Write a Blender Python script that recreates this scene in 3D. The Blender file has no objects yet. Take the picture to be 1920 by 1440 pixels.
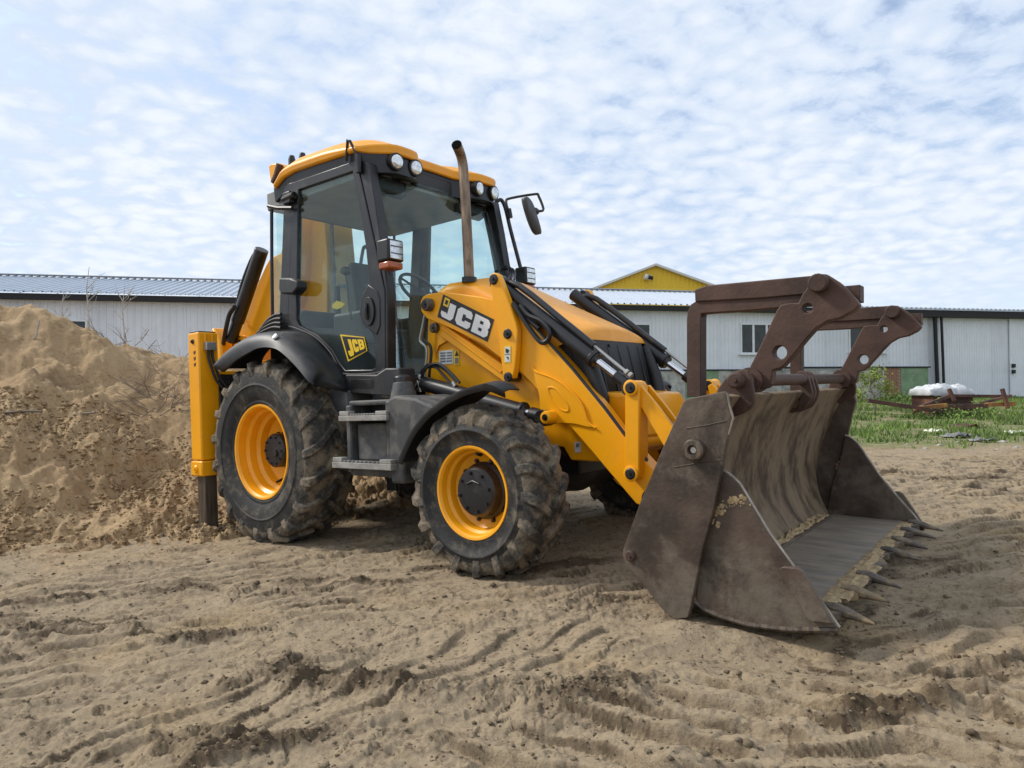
import bpy, bmesh, math, random
import numpy as np
from mathutils import Matrix, Vector

random.seed(7)
rng = np.random.default_rng(7)
SC = bpy.context.scene
COL = SC.collection

# ------------------------------------------------------------------ camera calibration
# CM: camera in the machine's own frame (x forward, y left, z up): position, yaw, pitch, roll; F: focal length in photo pixels
CM = (4.774413306, -3.955843570, 1.009272276, -0.669014307, 0.019482117, -0.040789752)
F = 1287.07316
H = 1.05
CW = (0.0, 0.0, H, 0.0, 0.008, -0.010)


def rot_of(yaw, pitch, roll):
    fw = np.array([math.sin(yaw) * math.cos(pitch), math.cos(yaw) * math.cos(pitch), math.sin(pitch)])
    ri = np.array([math.cos(yaw), -math.sin(yaw), 0.0])
    up = np.cross(ri, fw)
    return np.array([math.cos(roll) * ri + math.sin(roll) * up, -math.sin(roll) * ri + math.cos(roll) * up, fw])


RM, RW = rot_of(*CM[3:]), rot_of(*CW[3:])
PM, PW = np.array(CM[:3]), np.array(CW[:3])
RTOW = RW.T @ RM
TTOW = PW - RTOW @ PM


def _ray(px, py, R):
    return np.array([(px - 960) / F, -(py - 720) / F, 1.0]) @ R


def U(px, py, X=None, Y=None, Z=None):
    """machine point on the given machine plane"""
    d = _ray(px, py, RM)
    k, v = (0, X) if X is not None else (1, Y) if Y is not None else (2, Z)
    return PM + d * ((v - PM[k]) / d[k])


def UW(px, py, y=None, z=None, x=None):
    """world point on the given world plane"""
    d = _ray(px, py, RW)
    k, v = (0, x) if x is not None else (1, y) if y is not None else (2, z)
    return PW + d * ((v - PW[k]) / d[k])


def S(Y, pts):
    """side profile: photo points read on the machine plane y = Y, as (x, z)"""
    return [tuple(U(px, py, Y=Y)[[0, 2]]) for px, py in pts]


cam_d = bpy.data.cameras.new('camera')
cam = bpy.data.objects.new('camera', cam_d)
COL.objects.link(cam)
cam_d.sensor_fit = 'HORIZONTAL'
cam_d.sensor_width = 36.0
cam_d.lens = 36.0 * F / 1920.0
cam_d.clip_start = 0.05
cam_d.clip_end = 3000
m = Matrix.Identity(4)
for i in range(3):
    m[i][0], m[i][1], m[i][2], m[i][3] = RW[0][i], RW[1][i], -RW[2][i], PW[i]
cam.matrix_world = m
SC.camera = cam

# ------------------------------------------------------------------ sky, sun, exposure
SUN_EL, SUN_AZ = math.radians(41), math.radians(284)     # azimuth clockwise from +y
SC.view_settings.view_transform = 'Standard'
SC.view_settings.look = 'None'
SC.view_settings.exposure = 0.42
SC.view_settings.gamma = 1.0
SC.view_settings.use_curve_mapping = False
SC.cycles.max_bounces = 8
SC.cycles.transparent_max_bounces = 16


class NT:
    """small node-tree helper"""
    def __init__(self, tree):
        self.t = tree
        tree.nodes.clear()

    def n(self, kind, **kw):
        nd = self.t.nodes.new('ShaderNode' + kind)
        for k, v in kw.items():
            setattr(nd, k, v)
        return nd

    def link(self, a, b):
        self.t.links.new(a, b)

    def put(self, sock, v):
        if isinstance(v, bpy.types.NodeSocket):
            self.link(v, sock)
        elif isinstance(v, (tuple, list)) and sock.type == 'RGBA' and len(v) == 3:
            sock.default_value = (*v, 1)
        else:
            sock.default_value = v

    def math(self, op, a, b=0.0, c=None, clamp=False):
        nd = self.n('Math', operation=op, use_clamp=clamp)
        self.put(nd.inputs[0], a)
        self.put(nd.inputs[1], b)
        if c is not None:
            self.put(nd.inputs[2], c)
        return nd.outputs[0]

    def noise(self, vec, scale, detail=4, rough=0.55, dist=0.0, kind='FBM'):
        nd = self.n('TexNoise')
        nd.noise_type = kind
        if vec is not None:
            self.link(vec, nd.inputs['Vector'])
        self.put(nd.inputs['Scale'], scale)
        nd.inputs['Detail'].default_value = detail
        nd.inputs['Roughness'].default_value = rough
        nd.inputs['Distortion'].default_value = dist
        return nd.outputs[0]

    def ramp(self, fac, lo, hi, a=0.0, b=1.0, smooth=True):
        nd = self.n('MapRange', interpolation_type='SMOOTHSTEP' if smooth else 'LINEAR')
        self.put(nd.inputs[0], fac)
        for i, v in zip((1, 2, 3, 4), (lo, hi, a, b)):
            self.put(nd.inputs[i], v)
        return nd.outputs[0]

    def mix(self, fac, a, b, mode='MIX'):
        nd = self.n('Mix', data_type='RGBA', blend_type=mode)
        self.put(nd.inputs[0], fac)
        self.put(nd.inputs[6], a)
        self.put(nd.inputs[7], b)
        return nd.outputs[2]

    def mapping(self, vec, scale=(1, 1, 1), rot=(0, 0, 0), loc=(0, 0, 0)):
        nd = self.n('Mapping')
        self.link(vec, nd.inputs[0])
        nd.inputs['Location'].default_value = loc
        nd.inputs['Rotation'].default_value = rot
        nd.inputs['Scale'].default_value = scale
        return nd.outputs[0]


world = bpy.data.worlds.new('World')
SC.world = world
world.use_nodes = True
w = NT(world.node_tree)
tc = w.n('TexCoord')
sep = w.n('SeparateXYZ')
w.link(tc.outputs['Generated'], sep.inputs[0])
den = w.math('ADD', w.math('MAXIMUM', sep.outputs[2], 0.0), 0.20)
cmb = w.n('CombineXYZ')
w.link(w.math('DIVIDE', sep.outputs[0], den), cmb.inputs[0])
w.link(w.math('DIVIDE', sep.outputs[1], den), cmb.inputs[1])
plane = cmb.outputs[0]
pm = w.mapping(plane, (0.92, 1.0, 1.0), (0, 0, math.radians(-35)))
wob = w.noise(plane, 2.2, 3, 0.5)
warp = w.n('VectorMath', operation='ADD')
sc3 = w.n('VectorMath', operation='SCALE')
nz = w.n('TexNoise')
w.link(plane, nz.inputs['Vector'])
nz.inputs['Scale'].default_value = 5.0
nz.inputs['Detail'].default_value = 3
w.link(nz.outputs[1], sc3.inputs[0])
sc3.inputs['Scale'].default_value = 0.12
w.link(pm, warp.inputs[0])
w.link(sc3.outputs[0], warp.inputs[1])
wv = warp.outputs[0]
vor = w.n('TexVoronoi', feature='SMOOTH_F1')
w.link(wv, vor.inputs['Vector'])
vor.inputs['Scale'].default_value = 14.5
vor.inputs['Smoothness'].default_value = 0.6
cell = w.ramp(vor.outputs['Distance'], 0.05, 0.75, 1.0, 0.0, False)
fine = w.noise(wv, 19.0, 10, 0.68)
big = w.noise(plane, 1.15, 4, 0.55)
dens = w.math('ADD', w.math('MULTIPLY', cell, 0.40), w.math('MULTIPLY', fine, 0.62))
dens = w.math('ADD', dens, w.math('MULTIPLY', w.math('SUBTRACT', big, 0.46), 0.75))
cov = w.ramp(dens, 0.10, 0.42, 0.25, 1.0)
lum = w.ramp(dens, 0.26, 0.74)
lum2 = w.ramp(w.noise(plane, 1.3, 4, 0.5), 0.3, 0.7)
sky = w.n('TexSky', sky_type='NISHITA', sun_disc=False)
sky.sun_elevation = SUN_EL
sky.sun_rotation = SUN_AZ
sky.air_density = 1.0
sky.dust_density = 1.6
SKY_STR = 0.15
# cloud radiance (white, a little bluish where thin), divided by the background strength
cthin = (0.50 / SKY_STR, 0.585 / SKY_STR, 0.72 / SKY_STR)
cthick = (0.70 / SKY_STR, 0.735 / SKY_STR, 0.775 / SKY_STR)
ccol = w.mix(w.math('MULTIPLY', lum, w.math('ADD', 0.62, w.math('MULTIPLY', lum2, 0.38))), cthin, cthick)
mix = w.mix(w.math('MULTIPLY', cov, 0.97), sky.outputs[0], ccol)
low = w.ramp(sep.outputs[2], 0.0, 0.22, 1.0, 0.0)
mix = w.mix(w.math('MULTIPLY', low, 0.75), mix, (0.60 / SKY_STR, 0.68 / SKY_STR, 0.78 / SKY_STR))
bg = w.n('Background')
w.link(mix, bg.inputs[0])
bg.inputs[1].default_value = SKY_STR
out = w.n('OutputWorld')
w.link(bg.outputs[0], out.inputs[0])

sd = bpy.data.lights.new('sun', 'SUN')
sd.energy = 2.5
sd.angle = math.radians(9)
sd.color = (1.0, 0.95, 0.87)
sun = bpy.data.objects.new('sun', sd)
COL.objects.link(sun)
sdir = Vector((math.sin(SUN_AZ) * math.cos(SUN_EL), math.cos(SUN_AZ) * math.cos(SUN_EL), math.sin(SUN_EL)))
sun.rotation_euler = sdir.to_track_quat('Z', 'Y').to_euler()


# ------------------------------------------------------------------ materials
def mat(name, col, rough=0.5, metal=0.0, var=0.0, vscale=6.0, dirt=None, dirt_amt=0.0, dirt_scale=3.0, dirt_lo=0.5, bump=0.0,
        bscale=60.0, spec=0.5, coat=0.0, stretch=None, streak=0.0, shear=False, grime=0.0):
    mt = bpy.data.materials.new(name)
    mt.use_nodes = True
    t = NT(mt.node_tree)
    b = t.n('BsdfPrincipled')
    o = t.n('OutputMaterial')
    t.link(b.outputs[0], o.inputs[0])
    tcn = t.n('TexCoord').outputs['Object']
    v = tcn
    if stretch:
        v = t.mapping(tcn, stretch)
    if shear:
        v = t.mapping(t.mapping(tcn, (1, 1, 1), (math.radians(-32), 0, 0)), (1.0, 1.5, 0.55))
    c = (*col, 1)
    if var:
        f = t.ramp(t.noise(v, vscale, 6, 0.6), 0.3, 0.7)
        c = t.mix(f, tuple(x * (1 - var) for x in col), tuple(min(1, x * (1 + var)) for x in col))
    r = rough
    if dirt:
        n1 = t.noise(v, dirt_scale, 8, 0.68, 0.3)
        f = t.ramp(n1, dirt_lo, dirt_lo + 0.22, 0, dirt_amt)
        c = t.mix(f, c, dirt)
        r = t.ramp(f, 0, 1, rough, 0.9, False)
    if streak:
        n2 = t.noise(t.mapping(tcn, (9, 9, 0.7)), 3.0, 4, 0.6)
        c = t.mix(t.ramp(n2, 0.5, 0.75, 0, streak), c, tuple(x * 0.45 for x in col))
    if grime:
        # mud splashes and small chips of wear
        g1 = t.ramp(t.noise(tcn, 38.0, 6, 0.75), 0.62, 0.70, 0, 1)
        g2 = t.ramp(t.noise(tcn, 2.3, 4, 0.6), 0.42, 0.62, 0, grime)
        c = t.mix(t.math('MULTIPLY', g1, g2), c, (0.15, 0.10, 0.055))
        g3 = t.ramp(t.noise(t.mapping(tcn, (14, 14, 1.1)), 2.0, 5, 0.6), 0.56, 0.80, 0, grime * 0.5)
        c = t.mix(g3, c, tuple(x * 0.6 + 0.03 for x in col))
    t.put(b.inputs['Base Color'], c)
    t.put(b.inputs['Roughness'], r)
    b.inputs['Metallic'].default_value = metal
    b.inputs['Specular IOR Level'].default_value = spec
    b.inputs['Coat Weight'].default_value = coat
    b.inputs['Coat Roughness'].default_value = 0.12
    if bump:
        bp = t.n('Bump')
        bp.inputs['Strength'].default_value = bump
        bp.inputs['Distance'].default_value = 0.01
        t.link(t.noise(v, bscale, 5, 0.65), bp.inputs['Height'])
        t.link(bp.outputs[0], b.inputs['Normal'])
    return mt


MUD = (0.20, 0.155, 0.10)
M = {}
M['yellow'] = mat('yellow_paint', (0.88, 0.375, 0.004), 0.36, var=0.05, vscale=3, dirt=(0.36, 0.22, 0.08), dirt_amt=0.30, dirt_scale=6, dirt_lo=0.55, coat=0.08, bump=0.03, bscale=9, spec=0.35, grime=0.5)
M['yellow_clean'] = mat('yellow_rim_paint', (0.90, 0.38, 0.006), 0.40, var=0.05, dirt=(0.35, 0.2, 0.07), dirt_amt=0.35, dirt_scale=9, dirt_lo=0.56, coat=0.1)
M['yellow_roof'] = mat('yellow_roof_paint', (0.88, 0.36, 0.008), 0.42, var=0.06, dirt=(0.5, 0.33, 0.16), dirt_amt=0.35, dirt_scale=4, dirt_lo=0.5)
M['black'] = mat('black_paint', (0.014, 0.014, 0.016), 0.36, var=0.2, dirt=(0.10, 0.085, 0.065), dirt_amt=0.35, dirt_scale=7, dirt_lo=0.52)
M['plastic'] = mat('black_plastic', (0.019, 0.020, 0.023), 0.5, var=0.15, dirt=(0.12, 0.11, 0.095), dirt_amt=0.32, dirt_scale=6, dirt_lo=0.48, bump=0.06, bscale=180)
M['dusty'] = mat('dusty_grey_plastic', (0.050, 0.051, 0.054), 0.62, var=0.2, dirt=(0.16, 0.15, 0.13), dirt_amt=0.6, dirt_scale=8, dirt_lo=0.42, bump=0.08, bscale=120)
M['cab'] = mat('black_cab_paint', (0.011, 0.0115, 0.014), 0.36, var=0.15, dirt=(0.09, 0.085, 0.075), dirt_amt=0.25, dirt_scale=5, dirt_lo=0.5)
M['rubber'] = mat('hose_rubber', (0.012, 0.012, 0.013), 0.5, var=0.2)
M['grille'] = mat('grille_mesh', (0.016, 0.016, 0.018), 0.6, var=0.2, bump=0.5, bscale=240)
M['tyre'] = mat('tyre_rubber', (0.014, 0.014, 0.0145), 0.72, var=0.3, vscale=20, dirt=(0.17, 0.14, 0.095), dirt_amt=0.7, dirt_scale=7, dirt_lo=0.47, bump=0.45, bscale=70)
M['tread'] = mat('muddy_tread', (0.040, 0.037, 0.032), 0.85, var=0.4, vscale=20, dirt=(0.24, 0.19, 0.13), dirt_amt=0.92, dirt_scale=8, dirt_lo=0.41, bump=0.9, bscale=55)
M['chrome'] = mat('chromed_rod', (0.75, 0.76, 0.78), 0.12, 1.0)
M['zinc'] = mat('zinc_fitting', (0.42, 0.41, 0.38), 0.4, 0.8, var=0.2)
M['steel_leg'] = mat('worn_leg_steel', (0.105, 0.082, 0.062), 0.42, 0.35, var=0.5, vscale=8, dirt=(0.24, 0.16, 0.085), dirt_amt=0.5, dirt_scale=5, stretch=(6, 6, 0.5))
M['rust'] = mat('rusty_brown_steel', (0.070, 0.037, 0.027), 0.62, spec=0.35, var=0.35, vscale=5, dirt=(0.11, 0.085, 0.06), dirt_amt=0.5, dirt_scale=4, dirt_lo=0.50, bump=0.25, bscale=60)
M['bucket'] = mat('worn_bucket_steel', (0.070, 0.048, 0.035), 0.55, spec=0.35, var=0.45, vscale=5, dirt=(0.17, 0.14, 0.105), dirt_amt=0.85, dirt_scale=3.4, dirt_lo=0.44, grime=0.6, bump=0.3, bscale=50)
M['bucket_in'] = mat('scoured_bucket_steel', (0.085, 0.058, 0.040), 0.65, spec=0.25, var=0.35, vscale=6, dirt=(0.26, 0.195, 0.125), dirt_amt=0.8, dirt_scale=5.0, dirt_lo=0.37, bump=0.3, bscale=50, shear=True)
M['floor_steel'] = mat('polished_floor_steel', (0.21, 0.18, 0.145), 0.6, 0.05, spec=0.3, var=0.2, vscale=6, dirt=(0.27, 0.22, 0.155), dirt_amt=0.6, dirt_scale=3, dirt_lo=0.46, stretch=(0.8, 3, 1))
M['tooth'] = mat('tooth_steel', (0.085, 0.067, 0.052), 0.6, 0.2, var=0.5, vscale=15, dirt=(0.30, 0.22, 0.12), dirt_amt=0.9, dirt_scale=9, dirt_lo=0.45, bump=0.5, bscale=60)
M['sand'] = mat('caked_sand', (0.36, 0.26, 0.14), 0.95, var=0.3, vscale=25, bump=1.0, bscale=70)
M['exhaust'] = mat('rusty_exhaust_steel', (0.22, 0.155, 0.105), 0.45, 0.4, var=0.45, vscale=7, dirt=(0.05, 0.04, 0.03), dirt_amt=0.8, dirt_scale=5, dirt_lo=0.52, stretch=(3, 3, 0.8))
M['soot'] = mat('soot', (0.006, 0.0055, 0.005), 0.95, spec=0.05)
M['liner'] = mat('cab_liner', (0.23, 0.235, 0.23), 0.8, var=0.1)
M['seat'] = mat('seat_fabric', (0.035, 0.037, 0.04), 0.85, var=0.2, bump=0.3, bscale=150)
M['interior'] = mat('interior_plastic', (0.030, 0.032, 0.034), 0.6, var=0.15)
M['white'] = mat('white_print', (0.80, 0.80, 0.78), 0.5)
M['label'] = mat('label_white', (0.62, 0.62, 0.60), 0.5, var=0.1)
M['ink'] = mat('ink_grey', (0.16, 0.17, 0.19), 0.5)
M['ink_black'] = mat('ink_black', (0.012, 0.011, 0.011), 0.4)
M['ink_yellow'] = mat('ink_yellow', (0.78, 0.52, 0.02), 0.45)
M['amber'] = mat('amber_lens', (0.34, 0.075, 0.012), 0.22, var=0.15, coat=0.5)
M['lens'] = mat('lamp_reflector', (0.70, 0.72, 0.72), 0.14, 0.85, var=0.25, vscale=40)
M['tread_plate'] = mat('step_aluminium', (0.30, 0.29, 0.27), 0.6, 0.3, var=0.25, vscale=12, dirt=(0.30, 0.25, 0.18), dirt_amt=0.6, bump=0.8, bscale=220)
M['mirror_back'] = mat('mirror_housing', (0.09, 0.092, 0.097), 0.55, var=0.15)


def glass_mat(name, tint, refl=1.0, rough=0.0):
    mt = bpy.data.materials.new(name)
    mt.use_nodes = True
    t = NT(mt.node_tree)
    tr = t.n('BsdfTransparent')
    tr.inputs[0].default_value = (*tint, 1)
    gl = t.n('BsdfGlossy')
    gl.inputs['Roughness'].default_value = 0.02 + rough
    gl.inputs[0].default_value = (0.92, 0.96, 0.97, 1)
    geo = t.n('NewGeometry')
    dt = t.n('VectorMath', operation='DOT_PRODUCT')
    t.link(geo.outputs['Incoming'], dt.inputs[0])
    t.link(geo.outputs['Normal'], dt.inputs[1])
    cs_ = t.math('ABSOLUTE', dt.outputs['Value'])
    fr_ = t.math('ADD', 0.042, t.math('MULTIPLY', 0.958, t.math('POWER', t.math('SUBTRACT', 1.0, cs_, clamp=True), 5.0)))
    mx = t.n('MixShader')
    t.link(t.math('MULTIPLY', fr_, refl, clamp=True), mx.inputs[0])
    t.link(tr.outputs[0], mx.inputs[1])
    t.link(gl.outputs[0], mx.inputs[2])
    # a film of dust on the pane
    df = t.n('BsdfDiffuse')
    df.inputs[0].default_value = (0.42, 0.46, 0.45, 1)
    m2 = t.n('MixShader')
    dn = t.noise(t.n('TexCoord').outputs['Object'], 3.0, 6, 0.6)
    t.link(t.ramp(dn, 0.35, 0.8, 0.003, 0.03), m2.inputs[0])
    t.link(mx.outputs[0], m2.inputs[1])
    t.link(df.outputs[0], m2.inputs[2])
    o = t.n('OutputMaterial')
    t.link(m2.outputs[0], o.inputs[0])
    return mt


M['glass'] = glass_mat('cab_glass', (0.89, 0.96, 0.95), 0.75)
M['lamp_glass'] = glass_mat('lamp_glass', (0.93, 0.94, 0.94), 1.2)


# ------------------------------------------------------------------ mesh helpers
def link(name, me, mt=None, parent=None, bevel=0.0, seg=2, smooth=True, angle=35):
    if mt is not None:
        me.materials.append(mt if not isinstance(mt, str) else M[mt])
    if smooth:
        me.polygons.foreach_set('use_smooth', [True] * len(me.polygons))
        me.set_sharp_from_angle(angle=math.radians(angle))
    o = bpy.data.objects.new(name, me)
    COL.objects.link(o)
    if parent is not None:
        o.parent = parent
    if bevel:
        b = o.modifiers.new('bevel', 'BEVEL')
        b.width = bevel
        b.segments = seg
        b.limit_method = 'ANGLE'
        b.angle_limit = math.radians(40)
        b.use_clamp_overlap = True
    return o


def raw(verts, faces, name='mesh'):
    me = bpy.data.meshes.new(name)
    me.from_pydata([tuple(map(float, v)) for v in verts], [], faces)
    me.update()
    return me


def fix_normals(me):
    bm = bmesh.new()
    bm.from_mesh(me)
    bmesh.ops.remove_doubles(bm, verts=bm.verts, dist=1e-6)
    bmesh.ops.recalc_face_normals(bm, faces=bm.faces)
    bm.to_mesh(me)
    bm.free()
    return me


class MB:
    """collects shapes into one mesh"""
    def __init__(self):
        self.v, self.f = [], []

    def add(self, vs, fs):
        n = len(self.v)
        self.v += [tuple(map(float, q)) for q in vs]
        self.f += [tuple(i + n for i in f) for f in fs]
        return self

    def box(self, a, b):
        (x0, y0, z0), (x1, y1, z1) = a, b
        vs = [(x, y, z) for x in (x0, x1) for y in (y0, y1) for z in (z0, z1)]
        return self.add(vs, [(0, 1, 3, 2), (4, 6, 7, 5), (0, 4, 5, 1), (2, 3, 7, 6), (0, 2, 6, 4), (1, 5, 7, 3)])

    def tube(self, pts, r, n=10, caps=True, smoothed=0):
        P = [Vector(tuple(map(float, p))) for p in pts]
        R = list(r) if isinstance(r, (list, tuple)) else [r] * len(P)
        if smoothed:
            Q, RR = [], []
            for i in range(len(P) - 1):
                p0, p1, p2, p3 = P[max(i - 1, 0)], P[i], P[i + 1], P[min(i + 2, len(P) - 1)]
                for k in range(smoothed):
                    t = k / smoothed
                    Q.append(0.5 * ((2 * p1) + (p2 - p0) * t + (2 * p0 - 5 * p1 + 4 * p2 - p3) * t * t + (3 * p1 - p0 - 3 * p2 + p3) * t ** 3))
                    RR.append(R[i] * (1 - t) + R[i + 1] * t)
            Q.append(P[-1])
            RR.append(R[-1])
            P, R = Q, RR
        vs, fs = [], []
        nrm = None
        for i, p in enumerate(P):
            d = (P[min(i + 1, len(P) - 1)] - P[max(i - 1, 0)]).normalized()
            if nrm is None:
                nrm = d.orthogonal().normalized()
            else:
                nrm = (nrm - d * nrm.dot(d))
                nrm = nrm.normalized() if nrm.length > 1e-6 else d.orthogonal().normalized()
            b = d.cross(nrm)
            for k in range(n):
                a = 2 * math.pi * k / n
                vs.append(p + (nrm * math.cos(a) + b * math.sin(a)) * R[i])
        for i in range(len(P) - 1):
            for k in range(n):
                a, b_ = i * n + k, i * n + (k + 1) % n
                fs.append((a, b_, b_ + n, a + n))
        if caps:
            fs.append(tuple(range(n))[::-1])
            fs.append(tuple(range((len(P) - 1) * n, len(P) * n)))
        return self.add(vs, fs)

    def lathe(self, prof, y0=0.0, n=64, c=(0, 0, 0)):
        """revolve (r, y) about the y axis through c"""
        vs, fs = [], []
        for k in range(n):
            a = 2 * math.pi * k / n
            for r, y in prof:
                vs.append((c[0] + r * math.cos(a), c[1] + y, c[2] + r * math.sin(a)))
        q = len(prof)
        for k in range(n):
            for j in range(q - 1):
                a, b = k * q + j, ((k + 1) % n) * q + j
                fs.append((a, a + 1, b + 1, b))
        return self.add(vs, fs)

    def make(self, name, mt, parent=None, bevel=0.0, seg=2, smooth=True, angle=35):
        return link(name, fix_normals(raw(self.v, self.f, name)), mt, parent, bevel, seg, smooth, angle)


def prism_me(outline, y0, y1, holes=(), axis='Y', name='prism'):
    """extrude a 2D outline (with holes) from y0 to y1"""
    bm = bmesh.new()
    def to3(p, h):
        return {'Y': (p[0], h, p[1]), 'X': (h, p[0], p[1]), 'Z': (p[0], p[1], h)}[axis]
    edges = []
    for loop in [outline] + list(holes):
        vs = [bm.verts.new(to3(p, y0)) for p in loop]
        for i in range(len(vs)):
            edges.append(bm.edges.new((vs[i], vs[(i + 1) % len(vs)])))
    r = bmesh.ops.triangle_fill(bm, use_beauty=True, use_dissolve=False, edges=edges)
    fs = [g for g in r['geom'] if isinstance(g, bmesh.types.BMFace)]
    ex = bmesh.ops.extrude_face_region(bm, geom=fs)
    nv = [g for g in ex['geom'] if isinstance(g, bmesh.types.BMVert)]
    off = Vector(to3((0, 0), y1 - y0))
    bmesh.ops.translate(bm, verts=nv, vec=off)
    bmesh.ops.recalc_face_normals(bm, faces=bm.faces)
    me = bpy.data.meshes.new(name)
    bm.to_mesh(me)
    bm.free()
    return me


def prism(name, outline, y0, y1, mt, parent=None, bevel=0.004, holes=(), axis='Y', seg=2):
    return link(name, prism_me(outline, y0, y1, holes, axis, name), mt, parent, bevel, seg)


def ngon(cx, cz, r, n=20, rz=None, ph=0.0):
    rz = rz or r
    return [(cx + r * math.cos(2 * math.pi * k / n + ph), cz + rz * math.sin(2 * math.pi * k / n + ph)) for k in range(n)]


def pin(name, x, z, r, y0, y1, mt, parent, n=20, head=True):
    b = MB()
    b.lathe([(0, y0), (r * 0.75, y0), (r, y0 + 0.008), (r, y1), (0, y1)], n=n, c=(x, 0, z))
    if head:
        b.lathe([(0, y0 - 0.012), (r * 0.28, y0 - 0.012), (r * 0.28, y0 - 0.0005), (0, y0 - 0.0005)], n=6, c=(x + r * 0.1, 0, z))
    return b.make(name, mt, parent)


def bar(name, p0, p1, r, mt, parent, n=16, bevel=0.0):
    return MB().tube([p0, p1], r, n).make(name, mt, parent, bevel)


def box(name, a, b, mt, parent=None, bevel=0.006, seg=2):
    return MB().box(a, b).make(name, mt, parent, bevel, seg)


def sheet(name, quad, mt, parent=None, thick=0.0):
    return raw(quad, [tuple(range(len(quad)))], name)


def curve2(pts, n=8, closed=False):
    """Catmull-Rom through 2D/3D points"""
    P = [np.array(p, float) for p in pts]
    L = len(P)
    out_ = []
    rngi = range(L) if closed else range(L - 1)
    for i in rngi:
        g = (lambda k: P[k % L]) if closed else (lambda k: P[min(max(k, 0), L - 1)])
        p0, p1, p2, p3 = g(i - 1), g(i), g(i + 1), g(i + 2)
        for k in range(n):
            t = k / n
            out_.append(0.5 * (2 * p1 + (p2 - p0) * t + (2 * p0 - 5 * p1 + 4 * p2 - p3) * t * t + (3 * p1 - p0 - 3 * p2 + p3) * t ** 3))
    if not closed:
        out_.append(P[-1])
    return out_


def loft(rows, close=False):
    """quad mesh through rows of equal length"""
    n = len(rows[0])
    vs = [tuple(p) for r in rows for p in r]
    fs = []
    for i in range(len(rows) - 1):
        for k in range(n - 1 + (1 if close else 0)):
            a, b = i * n + k, i * n + (k + 1) % n
            fs.append((a, b, b + n, a + n))
    return vs, fs


def solid(o, t, offset=0.0):
    s = o.modifiers.new('solid', 'SOLIDIFY')
    s.thickness = t
    s.offset = offset
    return o


def empty(name, parent=None, loc=(0, 0, 0)):
    o = bpy.data.objects.new(name, None)
    o.empty_display_size = 0.2
    COL.objects.link(o)
    o.location = loc
    if parent is not None:
        o.parent = parent
    return o


def tag(o, label, cat, group=None):
    o['label'] = label
    o['category'] = cat
    if group:
        o['group'] = group
    return o


def mirrored(o, parent=None):
    """the same part on the machine's other side (mesh mirrored in y), with its sub-parts"""
    c = o.copy()
    if o.data is not None:
        me = o.data.copy()
        co = np.empty(len(me.vertices) * 3)
        me.vertices.foreach_get('co', co)
        co = co.reshape(-1, 3)
        co[:, 1] *= -1
        me.vertices.foreach_set('co', co.ravel())
        me.flip_normals()
        c.data = me
    COL.objects.link(c)
    c.parent = parent if parent is not None else o.parent
    c.location = (o.location[0], -o.location[1], o.location[2])
    for ch in list(o.children):
        if not ch.name.startswith(('logo', 'letter')):
            mirrored(ch, c)
    return c


# ------------------------------------------------------------------ 2D noise for terrain
def _hash(ix, iy, seed):
    h = (ix.astype(np.int64) * 374761393 + iy.astype(np.int64) * 668265263 + seed * 974634777) & 0x7fffffff
    h = ((h ^ (h >> 13)) * 1274126177) & 0x7fffffff
    return (h ^ (h >> 16)) & 0x7fffffff


def perlin(x, y, seed=0):
    ix, iy = np.floor(x), np.floor(y)
    fx, fy = x - ix, y - iy
    u, v = fx ** 3 * (fx * (fx * 6 - 15) + 10), fy ** 3 * (fy * (fy * 6 - 15) + 10)
    def g(dx, dy):
        a = _hash(ix + dx, iy + dy, seed) * (2 * math.pi / 0x7fffffff)
        return np.cos(a) * (fx - dx) + np.sin(a) * (fy - dy)
    a, b, c, d = g(0, 0), g(1, 0), g(0, 1), g(1, 1)
    return 1.5 * ((a * (1 - u) + b * u) * (1 - v) + (c * (1 - u) + d * u) * v)


def fbm(x, y, oct_=4, seed=0, gain=0.5, lac=2.03):
    s, a = 0, 1.0
    for o in range(oct_):
        s = s + a * perlin(x, y, seed + o * 17)
        x, y, a = x * lac + 11.3, y * lac + 4.7, a * gain
    return s


def ridged(x, y, oct_=4, seed=0, gain=0.55):
    s, a = 0, 1.0
    for o in range(oct_):
        s = s + a * (1 - np.abs(perlin(x, y, seed + o * 13)) * 2)
        x, y, a = x * 2.07 + 3.1, y * 2.07 + 8.2, a * gain
    return s


def sstep(a, b, x):
    t = np.clip((x - a) / (b - a), 0, 1)
    return t * t * (3 - 2 * t)

# ------------------------------------------------------------------ ground
def base_h(x, y):
    p = 0.055 * np.clip(x, -3.2, 2.8) - 0.008
    b = sstep(7.0, 11.5, y)
    far = 0.02 + 0.40 * sstep(12.0, 33.0, y)
    return p * (1 - b) + far * b


def seg_dist(x, y, a, b):
    ax, ay = a
    dx, dy = b[0] - ax, b[1] - ay
    t = np.clip(((x - ax) * dx + (y - ay) * dy) / (dx * dx + dy * dy), 0, 1)
    return np.hypot(x - ax - t * dx, y - ay - t * dy), t


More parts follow.
